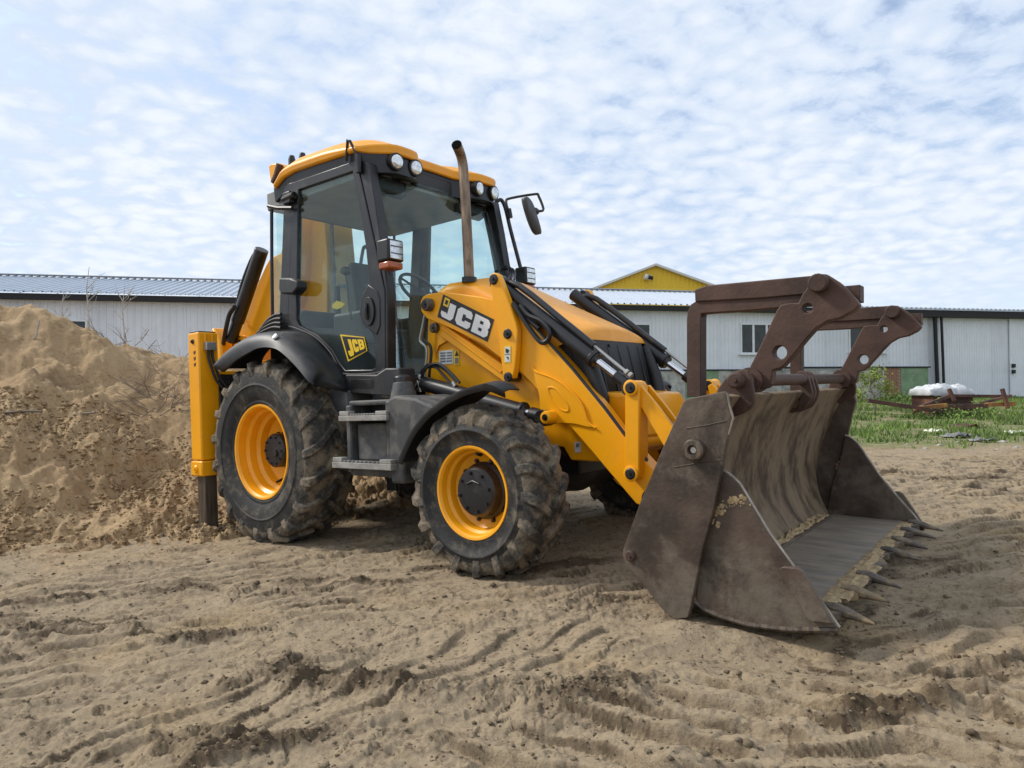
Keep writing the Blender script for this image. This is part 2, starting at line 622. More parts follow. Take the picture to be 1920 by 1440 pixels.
def lane(h, damp_shade, x, y, a, b, width, spacing, bardir, amp, seed, depth=0.012, chev=False, sharp=0.30):
    """the print of a tyre rolled from a to b: raised lug bars across the lane"""
    dx, dy = b[0] - a[0], b[1] - a[1]
    L = math.hypot(dx, dy)
    dx, dy = dx / L, dy / L
    if x.ndim > 1:
        s0, t0 = (x - a[0]) * dx + (y - a[1]) * dy, -(x - a[0]) * dy + (y - a[1]) * dx
        near = (s0 > -0.3) & (s0 < L + 0.3) & (np.abs(t0) < width / 2 + 0.4)
        e0 = np.zeros_like(x)
        m0 = np.zeros_like(x)
        if near.any():
            hn, dn, en_, mn = lane(h[near], damp_shade[near], x[near], y[near], a, b, width, spacing, bardir, amp, seed, depth, chev, sharp)
            h, damp_shade = h.copy(), damp_shade.copy()
            h[near], damp_shade[near], e0[near], m0[near] = hn, dn, en_, mn
        return h, damp_shade, e0, m0
    wx = 0.10 * fbm(x * 1.3, y * 1.3, 3, seed)
    s = (x - a[0]) * dx + (y - a[1]) * dy
    t = -(x - a[0]) * dy + (y - a[1]) * dx + 0.5 * wx
    msk = sstep(width / 2 + 0.05, width / 2 - 0.05, np.abs(t)) * sstep(-0.1, 0.15, s) * sstep(L + 0.1, L - 0.15, s)
    keep = 0.30 + 0.70 * sstep(-0.45, -0.05, fbm(x * 1.1, y * 1.1, 3, seed + 5))
    msk = msk * keep
    bx, by = math.cos(bardir), math.sin(bardir)
    q = -x * by + y * bx                     # distance across the bars
    if chev:
        q = q + np.abs(t) * 0.55
    ph = q / spacing + 0.55 * fbm(x * 1.9, y * 1.9, 2, seed + 9) + 0.07 * perlin(x * 9, y * 9, seed + 3)
    fr = 1.0 - (ph - np.floor(ph))
    prof = sstep(0.15, 0.62, fr) * (1 - sstep(0.90, 0.985, fr))
    lump = 0.75 + 0.5 * fbm(x * 3.5, y * 3.5, 2, seed + 21)
    hh = -depth + amp * prof * np.clip(lump, 0.05, 1.5)
    # soil squeezed up along the sides
    edge = np.exp(-((np.abs(t) - width / 2 - 0.05) / 0.06) ** 2) * sstep(-0.1, 0.2, s) * sstep(L + 0.1, L - 0.2, s)
    en = np.clip(0.25 + fbm(x * 1.7, y * 1.7, 3, seed + 31), 0, 1.2)
    h = h * (1 - msk * 0.8) + hh * msk + 0.020 * edge * en
    damp_shade = np.clip(damp_shade * (1 - 0.5 * msk) + 0.55 * edge * en + 0.75 * msk * sstep(0.84, 0.93, fr) * sstep(-0.45, 0.1, fbm(x * 3, y * 3, 2, seed + 40)), 0, 1)  # moist side ridges, plus shade painted dark on the bars' steep near edges
    return h, damp_shade, edge * en, msk


def detail_h(x, y):
    r = np.hypot(x, y)
    near = sstep(18.0, 8.0, r)
    h = 0.020 * fbm(x * 0.75, y * 0.75, 3, 3) + 0.008 * fbm(x * 2.7, y * 2.7, 3, 8)
    damp_shade = np.clip(0.22 + 0.85 * fbm(x * 0.6, y * 0.6, 4, 61), 0, 1) * 0.6
    # scraped streaks
    for k, (ang, seed, amp) in enumerate(((0.12, 90, 0.020), (0.46, 120, 0.018))):
        c, s_ = math.cos(ang), math.sin(ang)
        u, v = x * c + y * s_, -x * s_ + y * c
        m_ = sstep(-0.25, 0.25, fbm(x * 0.55, y * 0.55, 2, 50)) if k == 0 else sstep(0.25, -0.25, fbm(x * 0.55, y * 0.55, 2, 50))
        st = ridged(u * 1.9 + 0.6 * fbm(x * 2, y * 2, 2, seed), v * 7.5, 3, seed + 1, 0.45) - 1.0
        h = h + amp * m_ * st * 0.7
    crumb = np.zeros_like(x)
    lmask = np.zeros_like(x)
    LN = [((-5.5, 3.0), (1.0, 3.75), 0.60, 0.13, 0.12, 0.040, 201, 0.012, False),
          ((-4.0, 4.25), (0.2, 4.55), 0.65, 0.15, 0.30, 0.036, 211, 0.012, False),
          ((-2.4, 1.55), (0.4, 3.05), 0.50, 0.15, 0.85, 0.026, 221, 0.010, False),
          ((-1.0, 1.35), (0.9, 2.15), 0.42, 0.075, 0.80, 0.030, 231, 0.012, False),
          ((-0.35, 1.72), (3.2, 3.15), 0.56, 0.145, -0.62, 0.052, 241, 0.020, False),
          ((0.35, 1.45), (4.2, 2.75), 0.58, 0.150, -0.45, 0.052, 251, 0.020, False),
          ((1.5, 2.2), (6.4, 8.8), 0.80, 0.19, 0.06, 0.062, 261, 0.020, False),
          ((2.6, 2.1), (8.5, 8.5), 0.80, 0.20, -0.08, 0.060, 271, 0.020, False),
          ((4.2, 2.6), (11.5, 9.0), 0.85, 0.26, 0.10, 0.060, 281, 0.020, False),
          ((2.9, 5.6), (9.0, 11.0), 0.75, 0.24, 0.0, 0.050, 291, 0.015, False),
          ((-6.5, 2.2), (-1.6, 2.75), 0.5, 0.14, 0.30, 0.034, 301, 0.012, False)]
    for a, b, wd, sp, bd, am, sd_, dp, cv in LN:
        h, damp_shade, e, mk = lane(h, damp_shade, x, y, a, b, wd, sp, bd, am, sd_, dp, cv)
        lmask = np.maximum(lmask, mk)
        crumb = np.maximum(crumb, e)
    # crumbled strips
    cm = 0.8 * sstep(0.30, 0.70, fbm(x * 1.1 + 3, y * 1.9, 4, 33))
    for a, b, wdt, amp in (((-0.98, 2.72), (-0.32, 2.45), 0.10, 1.0), ((-3.2, 3.55), (-1.7, 3.25), 0.12, 0.8), ((-0.35, 2.5), (0.35, 2.35), 0.09, 0.9),
                           ((-1.2, 2.2), (-0.75, 2.1), 0.09, 0.8), ((1.25, 2.62), (1.9, 2.42), 0.06, 0.5), ((1.75, 2.25), (2.3, 1.95), 0.08, 0.8),
                           ((-1.75, 2.3), (-1.2, 1.95), 0.2, 0.6), ((0.1, 2.0), (0.35, 2.35), 0.12, 0.7), ((0.7, 3.0), (1.3, 2.5), 0.10, 0.5)):
        d, t = seg_dist(x + 0.12 * fbm(x * 2.6, y * 2.6, 3, 71), y + 0.10 * fbm(x * 2.6, y * 2.6, 3, 72), a, b)
        br = 0.45 + 0.9 * np.clip(0.5 + fbm(x * 3.3, y * 3.3, 2, 75), 0, 1)
        g = np.exp(-(d / wdt) ** 2) * amp * br
        h = h + 0.024 * g
        cm = np.maximum(cm, g)
    crumb = np.clip(np.maximum(crumb * 0.9, cm), 0, 1)
    cl = np.clip(ridged(x * 7.5, y * 7.5, 4, 44, 0.55) - 0.9, -0.8, 1.3)
    cl2 = np.abs(perlin(x * 22, y * 22, 47)) + 0.6 * np.abs(perlin(x * 47, y * 47, 48))
    h = h + crumb * near * (0.022 * cl + 0.022 * cl2)
    # flakes: little terraces with a broken edge, drawn out along the tracks
    c_, s_ = math.cos(0.42), math.sin(0.42)
    u, v = x * c_ + y * s_, -x * s_ + y * c_
    wz = 0.20 * fbm(x * 6, y * 6, 2, 58) + 0.13 * perlin(x * 19, y * 19, 56) + 0.06 * perlin(x * 43, y * 43, 54)
    f = v * 3.4 + 1.5 * fbm(u * 0.9, v * 1.8, 3, 55, 0.5) + wz
    fr = f - np.floor(f)
    brk = sstep(-0.30, 0.30, fbm(x * 3.2, y * 3.2, 3, 68))
    fm_ = sstep(-0.35, 0.15, fbm(x * 1.1, y * 1.1, 2, 66)) * (1 - lmask * 0.75) * brk
    h = h + near * fm_ * (1 - 0.5 * crumb) * 0.026 * (sstep(0.0, 0.035, fr) - fr)
    f2 = v * 9.0 + 1.8 * fbm(u * 2.0, v * 4.0, 3, 65, 0.5) + 1.6 * wz
    fr2 = f2 - np.floor(f2)
    brk2 = sstep(-0.2, 0.35, fbm(x * 4.1 + 7, y * 4.1, 3, 67))
    fm2 = brk2 * (1 - lmask * 0.6)
    h = h + near * fm2 * 0.0125 * (sstep(0.0, 0.07, fr2) - fr2)
    rough_ = np.clip(0.55 + 0.9 * fbm(x * 1.4, y * 1.4, 3, 83), 0.1, 1.4)
    h = h + near * rough_ * (0.005 * np.abs(perlin(x * 5.5, y * 7.5, 81)) + 0.008 * np.abs(perlin(x * 13, y * 16, 82)) + 0.007 * np.abs(perlin(x * 27, y * 31, 84)))
    h = h + near * (0.0045 * fbm(x * 7, y * 7, 3, 69) + 0.0022 * fbm(x * 14, y * 14, 3, 57) + 0.0012 * perlin(x * 52, y * 52, 60))
    damp_shade = np.clip(damp_shade * 0.6 + 0.50 * crumb + 0.22 * (rough_ - 0.5) + 0.60 * fm_ * sstep(0.05, 0.0, fr) + 0.40 * fm2 * sstep(0.09, 0.0, fr2), 0, 1)  # moist crumbs and patches, plus shade painted along the flakes' broken edges
    return h, damp_shade


def ground_all(x, y):
    b = base_h(x, y)
    h, damp_shade = detail_h(x.astype(float), y.astype(float))
    h = h * 1.1
    # soil pushed up under and round the bucket, flattened where the machine stands
    d1, t1 = seg_dist(x, y, (1.05, 2.95), (2.35, 4.55))
    tgt = 0.030 + 0.05 * t1
    k = sstep(0.95, 0.35, d1)
    b = b * (1 - k) + tgt * k
    h = h * (1 - 0.7 * sstep(0.75, 0.4, d1))
    h = h * 0.92
    d3, t3 = seg_dist(x, y, (0.86, 2.70), (1.40, 2.46))
    h = h - 0.055 * np.exp(-(d3 / 0.20) ** 2)
    d2, t2 = seg_dist(x, y, (0.70, 2.86), (0.93, 2.78))
    h = h + 0.06 * np.exp(-(d2 / 0.09) ** 2)
    for cx, cy, r in ((-1.75, 5.25, 0.5), (-0.2, 4.1, 0.42), (-0.55, 6.85, 0.5), (1.0, 5.6, 0.4)):
        q = sstep(r * 1.5, r * 0.6, np.hypot(x - cx, y - cy))
        h = h * (1 - 0.7 * q) + 0.014 * q
    return b + h, damp_shade


def polar_grid(angles, radii):
    A, R = np.meshgrid(angles, radii)
    return R * np.sin(A), R * np.cos(A)


def grid_mesh(name, X, Y, Z, wrap=False):
    nr, na = X.shape
    me = bpy.data.meshes.new(name)
    n = nr * na
    me.vertices.add(n)
    me.vertices.foreach_set('co', np.stack([X, Y, Z], -1).astype(np.float32).ravel())
    i = np.arange(nr - 1)[:, None] * na + np.arange(na - (0 if wrap else 1))[None, :]
    j = np.arange(nr - 1)[:, None] * na + (np.arange(na - (0 if wrap else 1)) + 1)[None, :] % na
    q = np.stack([i, i + na, j + na, j], -1).reshape(-1, 4)[:, ::-1].astype(np.int32)
    me.loops.add(q.size)
    me.loops.foreach_set('vertex_index', q.ravel())
    me.polygons.add(len(q))
    me.polygons.foreach_set('loop_start', np.arange(0, q.size, 4, dtype=np.int32))
    me.polygons.foreach_set('use_smooth', np.ones(len(q), bool))
    me.update(calc_edges=True)
    return me


def put_attr(me, name, val):
    a = me.attributes.new(name, 'FLOAT', 'POINT')
    a.data.foreach_set('value', np.asarray(val, np.float32).ravel())


def soil_mat(name, dry, dark, sandy, sand_bias=0.0, heap=False):
    mt = bpy.data.materials.new(name)
    mt.use_nodes = True
    t = NT(mt.node_tree)
    b = t.n('BsdfPrincipled')
    o = t.n('OutputMaterial')
    t.link(b.outputs[0], o.inputs[0])
    v = t.n('TexCoord').outputs['Object']
    at = t.n('Attribute', attribute_name='damp_shade').outputs['Fac']
    n1 = t.noise(v, 1.1, 6, 0.6)
    n2 = t.noise(v, 9.0, 8, 0.7)
    n3 = t.noise(v, 45.0, 6, 0.7)
    c = t.mix(t.ramp(n1, 0.50 - sand_bias, 0.72 - sand_bias, 0, 0.7), dry, sandy)
    if not heap:
        c = t.mix(t.math('MULTIPLY', t.n('Attribute', attribute_name='heap').outputs['Fac'], t.ramp(n2, 0.25, 0.6, 0.5, 1.0)), c, (0.40, 0.285, 0.16))
    d = t.math('ADD', t.math('MULTIPLY', at, 0.9), t.math('MULTIPLY', t.math('SUBTRACT', n2, 0.5), 0.95))
    c = t.mix(t.ramp(d, 0.20, 0.75, 0, 0.9), c, dark)
    c = t.mix(t.ramp(n3, 0.35, 0.72, 0, 0.40), c, t.mix(0.5, c, dark))
    n5 = t.noise(v, 21.0, 7, 0.72)
    n6 = t.noise(v, 2.6, 4, 0.6)
    n7 = t.noise(v, 58.0, 5, 0.7)
    c = t.mix(t.math('MULTIPLY', t.ramp(n5, 0.50, 0.60, 0, 0.60), t.ramp(n6, 0.34, 0.60, 0.15, 1.0)), c, dark)
    c = t.mix(t.math('MULTIPLY', t.ramp(n7, 0.54, 0.62, 0, 0.45), t.ramp(n6, 0.60, 0.36, 0.25, 1.0)), c, dark)  # both fleck layers paint small crumb shadows into the soil colour
    n4 = t.noise(v, 160.0, 3, 0.6)
    c = t.mix(t.ramp(n4, 0.60, 0.74, 0, 0.25), c, tuple(min(1, q * 1.45) for q in dry))
    if not heap:
        gr = t.n('Attribute', attribute_name='grass').outputs['Fac']
        g = t.math('MULTIPLY', gr, t.ramp(t.noise(v, 2.4, 6, 0.65), 0.30, 0.62))
        c = t.mix(g, c, t.mix(t.ramp(n2, 0.35, 0.65), (0.075, 0.115, 0.025), (0.14, 0.18, 0.045)))
    t.put(b.inputs['Base Color'], c)
    b.inputs['Roughness'].default_value = 0.92
    b.inputs['Specular IOR Level'].default_value = 0.25
    bp = t.n('Bump')
    bp.inputs['Strength'].default_value = 0.8
    bp.inputs['Distance'].default_value = 0.012
    hh = t.math('ADD', t.noise(v, 38.0, 8, 0.72), t.math('MULTIPLY', t.noise(v, 140.0, 4, 0.7), 0.4))
    t.link(hh, bp.inputs['Height'])
    t.link(bp.outputs[0], b.inputs['Normal'])
    return mt


def build_ground():
    fine = np.arange(-0.78, 0.78, 0.00165)
    side = np.concatenate([np.linspace(0.78, 2 * math.pi - 0.78, 90)[1:-1]])
    ang = np.concatenate([fine, side])
    rad = np.concatenate([[0.02, 0.15, 0.35, 0.6, 0.85, 1.1], np.exp(np.arange(math.log(1.3), math.log(14.0), 0.0036)),
                          np.exp(np.arange(math.log(14.1), math.log(70), 0.022)), np.exp(np.linspace(math.log(72), math.log(1200), 16))])
    X, Y = polar_grid(ang, rad)
    Z, damp_shade = ground_all(X, Y)
    me = grid_mesh('ground', X, Y, Z, wrap=True)
    put_attr(me, 'damp_shade', damp_shade)
    edge = 11.6 + 1.3 * fbm(X * 0.35, Y * 0.35, 3, 404)
    put_attr(me, 'grass', sstep(edge - 0.8, edge + 1.2, Y) * sstep(2.0, 4.5, X + 0.0))
    put_attr(me, 'heap', np.where(np.abs(X) < 14, sstep(0.01, 0.16, heap_h(X, Y)[0]), 0.0) * sstep(14.0, 12.0, np.hypot(X, Y)) + 0.55 * sstep(2.2, 0.3, np.hypot((X + 3.6) / 1.4, (Y - 4.9) / 0.6)) * sstep(-0.3, 0.3, fbm(X, Y, 3, 801)))
    me.materials.append(soil_mat('muddy_soil', (0.345, 0.268, 0.176), (0.080, 0.055, 0.033), (0.37, 0.262, 0.135)))
    o = bpy.data.objects.new('ground', me)
    COL.objects.link(o)
    o['kind'] = 'structure'
    return o


HR = [(-13, 8.6, 2.3, .60), (-8.0, 8.8, 2.38, .60), (-6.5, 9.0, 2.36, .60), (-6.05, 9.1, 2.22, .60), (-5.7, 9.2, 1.98, .58), (-5.3, 9.4, 1.80, .54), (-4.9, 9.6, 1.68, .48), (-4.3, 9.8, 1.62, .42),
      (-3.3, 10.1, .95, .34), (-2.0, 10.6, -.10, .25)]


def heap_h(x, y):
    h = np.full(x.shape, -9.0)
    wx = x + 0.35 * fbm(x * 0.8, y * 0.8, 3, 501)
    wy = y + 0.45 * fbm(x * 0.7, y * 0.7, 3, 502)
    for p, q in zip(HR[:-1], HR[1:]):
        d, t = seg_dist(wx, wy, p[:2], q[:2])
        z = p[2] + (q[2] - p[2]) * t
        sl = p[3] + (q[3] - p[3]) * t
        h = np.maximum(h, z - sl * (np.sqrt(d * d + 0.05) - 0.22))
    toe = 0.14
    h = 0.5 * (h + np.sqrt(h * h + toe * toe)) - 0.02 - 0.5 * sstep(-0.2, -0.9, h)
    foot = sstep(0.0, 0.6, h)
    gul = ridged(x * 1.1 + 0.5 * y, y * 0.5, 3, 511) - 1.0
    h = h + 0.07 * gul * foot + 0.09 * fbm(x * 1.4, y * 1.4, 4, 521)
    low = sstep(1.7, 0.5, h)
    cl = np.clip(ridged(x * 3.6, y * 3.6, 5, 531, 0.6) - 0.95, -0.5, 1.2)
    cmask = np.clip(0.35 + 0.9 * fbm(x * 0.9, y * 0.9, 3, 541) + 0.35 * low, 0.05, 1)
    h = h + 0.060 * cl * cmask + (0.02 + 0.045 * cmask) * np.abs(perlin(x * 8, y * 8, 551)) + (0.012 + 0.025 * cmask) * np.abs(perlin(x * 19, y * 19, 552)) + 0.012 * fbm(x * 14, y * 14, 3, 553)
    damp_shade = np.clip(0.18 + 0.55 * fbm(x * 0.7, y * 0.9, 4, 561) + 0.30 * cmask * np.clip(cl, 0, 1), 0, 1)
    return h, damp_shade


def build_heap():
    ang = np.concatenate([np.linspace(-1.25, -0.70, 90), np.arange(-0.70, -0.16, 0.0018), np.linspace(-0.16, 0.26, 60)])
    rad = np.exp(np.arange(math.log(4.6), math.log(17), 0.0033))
    X, Y = polar_grid(ang, rad)
    Hh, damp_shade = heap_h(X, Y)
    Z = base_h(X, Y) - 0.04 + np.maximum(Hh, -0.25)
    me = grid_mesh('sand_heap', X, Y, Z)
    put_attr(me, 'damp_shade', damp_shade)
    me.materials.append(soil_mat('heap_sand', (0.385, 0.265, 0.145), (0.19, 0.125, 0.066), (0.46, 0.335, 0.19), 0.05, True))
    o = bpy.data.objects.new('sand_heap', me)
    COL.objects.link(o)
    tag(o, 'long heap of brown sand sloping down behind the yellow stabiliser leg', 'sand heap')
    return o


build_ground()
build_heap()


def top_z(x, y):
    X, Y = np.array([[float(x)]]), np.array([[float(y)]])
    z = ground_all(X, Y)[0][0, 0]
    if -1.25 < math.atan2(x, y) < 0.26:
        z = max(z, base_h(X, Y)[0, 0] - 0.04 + heap_h(X, Y)[0][0, 0])
    return float(z)


# ------------------------------------------------------------------ sheds
M['wall_metal'] = mat('pale_metal_cladding', (0.73, 0.755, 0.785), 0.5, var=0.05, vscale=1.2, streak=0.12)
M['wall_metal_b'] = mat('pale_metal_cladding_weathered', (0.68, 0.705, 0.74), 0.5, var=0.06, vscale=1.2, streak=0.15)
M['roof_metal'] = mat('blue_grey_roof_sheet', (0.44, 0.49, 0.56), 0.42, 0.3, var=0.06, vscale=0.8)
M['fascia'] = mat('dark_fascia', (0.012, 0.011, 0.013), 0.7)
M['concrete'] = mat('stained_concrete', (0.40, 0.39, 0.35), 0.9, var=0.35, vscale=3, dirt=(0.2, 0.2, 0.15), dirt_amt=0.6, dirt_scale=2, bump=0.4, bscale=20)
M['green_paint'] = mat('faded_green_paint', (0.20, 0.30, 0.17), 0.85, var=0.2, vscale=2, dirt=(0.40, 0.41, 0.34), dirt_amt=0.7, dirt_scale=1.4, dirt_lo=0.52)
M['brick'] = mat('red_brick', (0.30, 0.155, 0.095), 0.9, var=0.45, vscale=4)
M['mortar'] = mat('mortar', (0.36, 0.32, 0.27), 0.9)
M['frame_white'] = mat('white_window_frame', (0.72, 0.74, 0.75), 0.4)
M['pane'] = mat('dark_window_pane', (0.018, 0.024, 0.022), 0.08, var=0.6, vscale=3)
M['yellow_wall'] = mat('yellow_cladding', (0.78, 0.50, 0.02), 0.5, var=0.05, streak=0.15)
M['trim'] = mat('pale_trim', (0.62, 0.60, 0.55), 0.5)

EAVE = 4.63
WA, WB = UW(0, 549, z=EAVE), UW(1740, 583, z=EAVE)
WPHI = math.atan2(WB[1] - WA[1], WB[0] - WA[0])
WD, WN = np.array([math.cos(WPHI), math.sin(WPHI), 0]), np.array([-math.sin(WPHI), math.cos(WPHI), 0])


def WL(px, py, depth=0.0):
    """photo point read on the shed wall (or a plane behind it), as (along, z)"""
    d = _ray(px, py, RW)
    o = np.array([WA[0], WA[1], 0.0]) + WN * depth
    t = ((o - PW) @ WN) / (d @ WN)
    p = PW + d * t
    return float((p - o) @ WD), float(p[2])


def panel_me(wd, h, ribs, dep, name, rw=0.03):
    """one ribbed sheet, x across, z up, its ribs standing out to -y"""
    pr = []
    for k in range(ribs):
        x0 = wd * (k + 0.5) / ribs
        pr += [(x0 - rw, 0.0), (x0 - rw * 0.55, -dep), (x0 + rw * 0.55, -dep), (x0 + rw, 0.0)]
    pr = [(0.003, 0.0)] + pr + [(wd - 0.003, 0.0)]
    vs = [(x, y, z) for z in (0, h) for x, y in pr]
    n = len(pr)
    fs = [(i, i + 1, n + i + 1, n + i) for i in range(n - 1)]
    # thickness at the sheet's two edges
    b = len(vs)
    vs += [(0.003, 0.03, 0), (0.003, 0.03, h), (wd - 0.003, 0.03, 0), (wd - 0.003, 0.03, h)]
    fs += [(b, 0, n, b + 1), (n - 1, b + 2, b + 3, 2 * n - 1)]
    return raw(vs, fs, name)


def shed_root(name, label, cat):
    r = empty(name, None, (WA[0], WA[1], 0.0))
    r.rotation_euler = (0, 0, WPHI)
    return tag(r, label, cat)


def put_panels(root, me, x0, x1, z, wd, name, mts, y=0.0, rot=None):
    k = 0
    x = x0
    mes = []
    for mt in mts:
        q = me.copy()
        q.materials.append(M[mt])
        mes.append(q)
    while x < x1 - 0.01:
        o = bpy.data.objects.new(name, mes[int(rng.integers(0, len(mes)))])
        COL.objects.link(o)
        o.parent = root
        o.location = (x, y + float(rng.uniform(-0.004, 0.004)), z)
        if rot:
            o.rotation_euler = rot
        x += wd
        k += 1


def window(root, px0, py0, px1, py1, mull=(), name='window'):
    x0, z1 = WL(px0, py0)
    x1, z0 = WL(px1, py1)
    b = MB()
    fw = 0.07
    b.box((x0, -0.07, z0), (x1, 0.02, z0 + fw)).box((x0, -0.07, z1 - fw), (x1, 0.02, z1))
    b.box((x0, -0.069, z0 + fw), (x0 + fw, 0.02, z1 - fw)).box((x1 - fw, -0.069, z0 + fw), (x1, 0.02, z1 - fw))
    for m_ in mull:
        xm = WL(m_, py0)[0]
        b.box((xm - 0.05, -0.068, z0 + fw), (xm + 0.05, 0.02, z1 - fw))
    fr = b.make(name, 'frame_white', root)
    xs = [x0] + [WL(m_, py0)[0] for m_ in mull] + [x1]
    for a, c in zip(xs[:-1], xs[1:]):
        box('pane', (a + 0.055, -0.035, z0 + 0.06), (c - 0.055, -0.02, z1 - 0.06), 'pane', fr, 0)
    MB().box((x0 - 0.08, -0.14, z0 - 0.05), (x1 + 0.08, -0.02, z0 - 0.005)).make('sill', 'frame_white', fr)


X_SPLIT = WL(1462, 600)[0]
PLZ = WL(1500, 694)[1]
shed = shed_root('metal_shed', 'long low shed clad in pale ribbed metal under a blue-grey sheet roof', 'shed')
XL = -14.0
x_pl = WL(1150, 600)[0]
put_panels(shed, panel_me(1.18, EAVE - 0.15, 5, 0.028, 'wall_panel'), XL, x_pl - 0.5, 0.05, 1.18, 'wall_panel', ('wall_metal', 'wall_metal', 'wall_metal_b'))
put_panels(shed, panel_me(1.1, EAVE - 0.1 - PLZ, 6, 0.022, 'wall_panel'), x_pl - 0.5, X_SPLIT, PLZ, 1.1, 'wall_panel', ('wall_metal', 'wall_metal', 'wall_metal_b'))
RDEP = 6.0
rz = WL(0, 517, RDEP)[1]
slope = math.atan2(rz - EAVE, RDEP + 0.45)
rl = math.hypot(rz - EAVE, RDEP + 0.45)
put_panels(shed, panel_me(1.16, rl, 4, 0.055, 'roof_sheet', 0.05), XL - 0.3, X_SPLIT + 0.3, EAVE - 0.02, 1.16, 'roof_sheet', ('roof_metal',), -0.45, (-(math.pi / 2 - slope), 0, 0))
box('roof_back', (XL - 0.3, RDEP + 0.02, rz - 2.2), (X_SPLIT + 0.3, RDEP + 5.0, rz - 2.1), 'roof_metal', shed, 0)
box('ridge_cap', (XL - 0.3, RDEP - 0.25, rz + 0.045), (X_SPLIT + 0.3, RDEP + 0.15, rz + 0.075), 'roof_metal', shed, 0.01)
box('fascia', (XL - 0.3, -0.40, EAVE - 0.23), (X_SPLIT + 0.3, 0.10, EAVE - 0.045), 'fascia', shed, 0)
box('inner_wall', (XL - 0.2, 0.12, 0.0), (X_SPLIT, 0.3, EAVE), 'fascia', shed, 0)
box('gable_wall', (X_SPLIT - 0.2, 0.05, 0.1), (X_SPLIT + 0.1, RDEP, EAVE), 'wall_metal', shed, 0)
xa, xb, xc = WL(1170, 700)[0], WL(1283, 700)[0], WL(1345, 700)[0]
box('plinth', (xa - 6, -0.10, -0.4), (xb, 0.1, PLZ - 0.01), 'concrete', shed, 0)
o = box('plinth', (xb + 0.01, -0.11, -0.4), (xc, 0.1, PLZ - 0.012), 'green_paint', shed, 0)
box('plinth', (xc + 0.01, -0.10, -0.4), (X_SPLIT, 0.1, PLZ - 0.01), 'concrete', shed, 0)
box('drip_strip', (xa - 6, -0.16, PLZ - 0.005), (X_SPLIT, 0.0, PLZ + 0.045), 'fascia', shed, 0)
window(shed, 1186, 606, 1220, 664)
window(shed, 1387, 606, 1446, 664, (1411, 1436))
window(shed, 126, 599, 165, 640, (), 'window')

hall = shed_root('storage_hall', 'flat-roofed metal hall with a tall sheet gate and black drainpipes at right', 'hall')
XR = WL(1920, 600)[0] + 22
xg0, xg1 = WL(1745, 650)[0], WL(1887, 650)[0]
ztop = EAVE - 0.28
put_panels(hall, panel_me(1.15, ztop - PLZ, 6, 0.022, 'wall_panel'), X_SPLIT + 0.02, xg0 - 0.3, PLZ, 1.15, 'wall_panel', ('wall_metal', 'wall_metal_b'))
put_panels(hall, panel_me(1.19, ztop - 0.42, 8, 0.012, 'gate_panel'), xg0 + 0.35, xg1, 0.40, (xg1 - xg0 - 0.35) / 4, 'gate_panel', ('wall_metal_b', 'wall_metal'), -0.08)
put_panels(hall, panel_me(1.19, ztop + 0.1, 8, 0.012, 'wall_panel'), xg1 + 0.02, XR, 0.3, 1.2, 'wall_panel', ('wall_metal',), -0.16)
box('inner_wall', (X_SPLIT + 0.3, 0.12, 0.0), (XR - 0.5, 0.3, EAVE - 0.05), 'wall_metal_b', hall, 0)
box('hall_roof', (X_SPLIT + 0.02, -0.5, EAVE - 0.02), (XR, 14, EAVE + 0.05), 'roof_metal', hall, 0)
b = MB()
x = X_SPLIT + 0.1
while x < XR - 0.3:
    b.box((x, -0.52, EAVE + 0.05), (x + 0.13, 2.0, EAVE + 0.10))
    x += 0.27
b.make('roof_rib', 'roof_metal', hall)
box('fascia', (X_SPLIT + 0.02, -0.46, EAVE - 0.33), (XR, 0.02, EAVE - 0.03), 'fascia', hall, 0)
xs = [WL(p, 710)[0] for p in (1600, 1655, 1686, 1737)]
z2 = WL(1700, 690)[1]
box('plinth', (X_SPLIT + 0.02, -0.1, -0.3), (xs[1], 0.1, PLZ - 0.01), 'concrete', hall, 0)
box('plinth', (xs[2] + 0.01, -0.11, -0.3), (xs[3], 0.1, z2), 'green_paint', hall, 0)
box('mortar_bed', (xs[1] + 0.01, -0.085, -0.3), (xs[2], 0.1, z2), 'mortar', hall, 0)
box('drip_strip', (X_SPLIT + 0.03, -0.17, z2 + 0.005), (xs[3] + 0.1, 0.0, z2 + 0.07), 'fascia', hall, 0)
bw, bh = 0.245, 0.068
bme = fix_normals(raw(MB().box((0, -0.03, 0), (bw, 0.02, bh)).v, MB().box((0, 0, 0), (1, 1, 1)).f, 'brick'))
bme.materials.append(M['brick'])
r_ = 0
zz = 0.42
while zz < z2 - bh:
    xx = xs[1] + 0.02 + (0.13 if r_ % 2 else 0.0)
    while xx + bw < xs[2]:
        o = bpy.data.objects.new('brick', bme)
        COL.objects.link(o)
        o.parent = hall
        o.location = (xx, -0.085 - float(rng.uniform(0, 0.012)), zz)
        xx += bw + 0.014
    zz += bh + 0.014
    r_ += 1
window(hall, 1590, 610, 1658, 661, (1624,))
for px in (1743, 1755):
    a, c = WL(px, 590), WL(px + 6, 742)
    MB().tube([(a[0], -0.30, EAVE - 0.2), (c[0], -0.30, 0.3)], 0.085 if px == 1743 else 0.06, 12).make('drainpipe', 'fascia', hall)
for py in (686, 697):
    a = WL(1893, py)
    box('gate_latch', (a[0] - 0.09, -0.26, a[1] - 0.09), (a[0] + 0.09, -0.17, a[1] + 0.09), 'fascia', hall, 0.01)

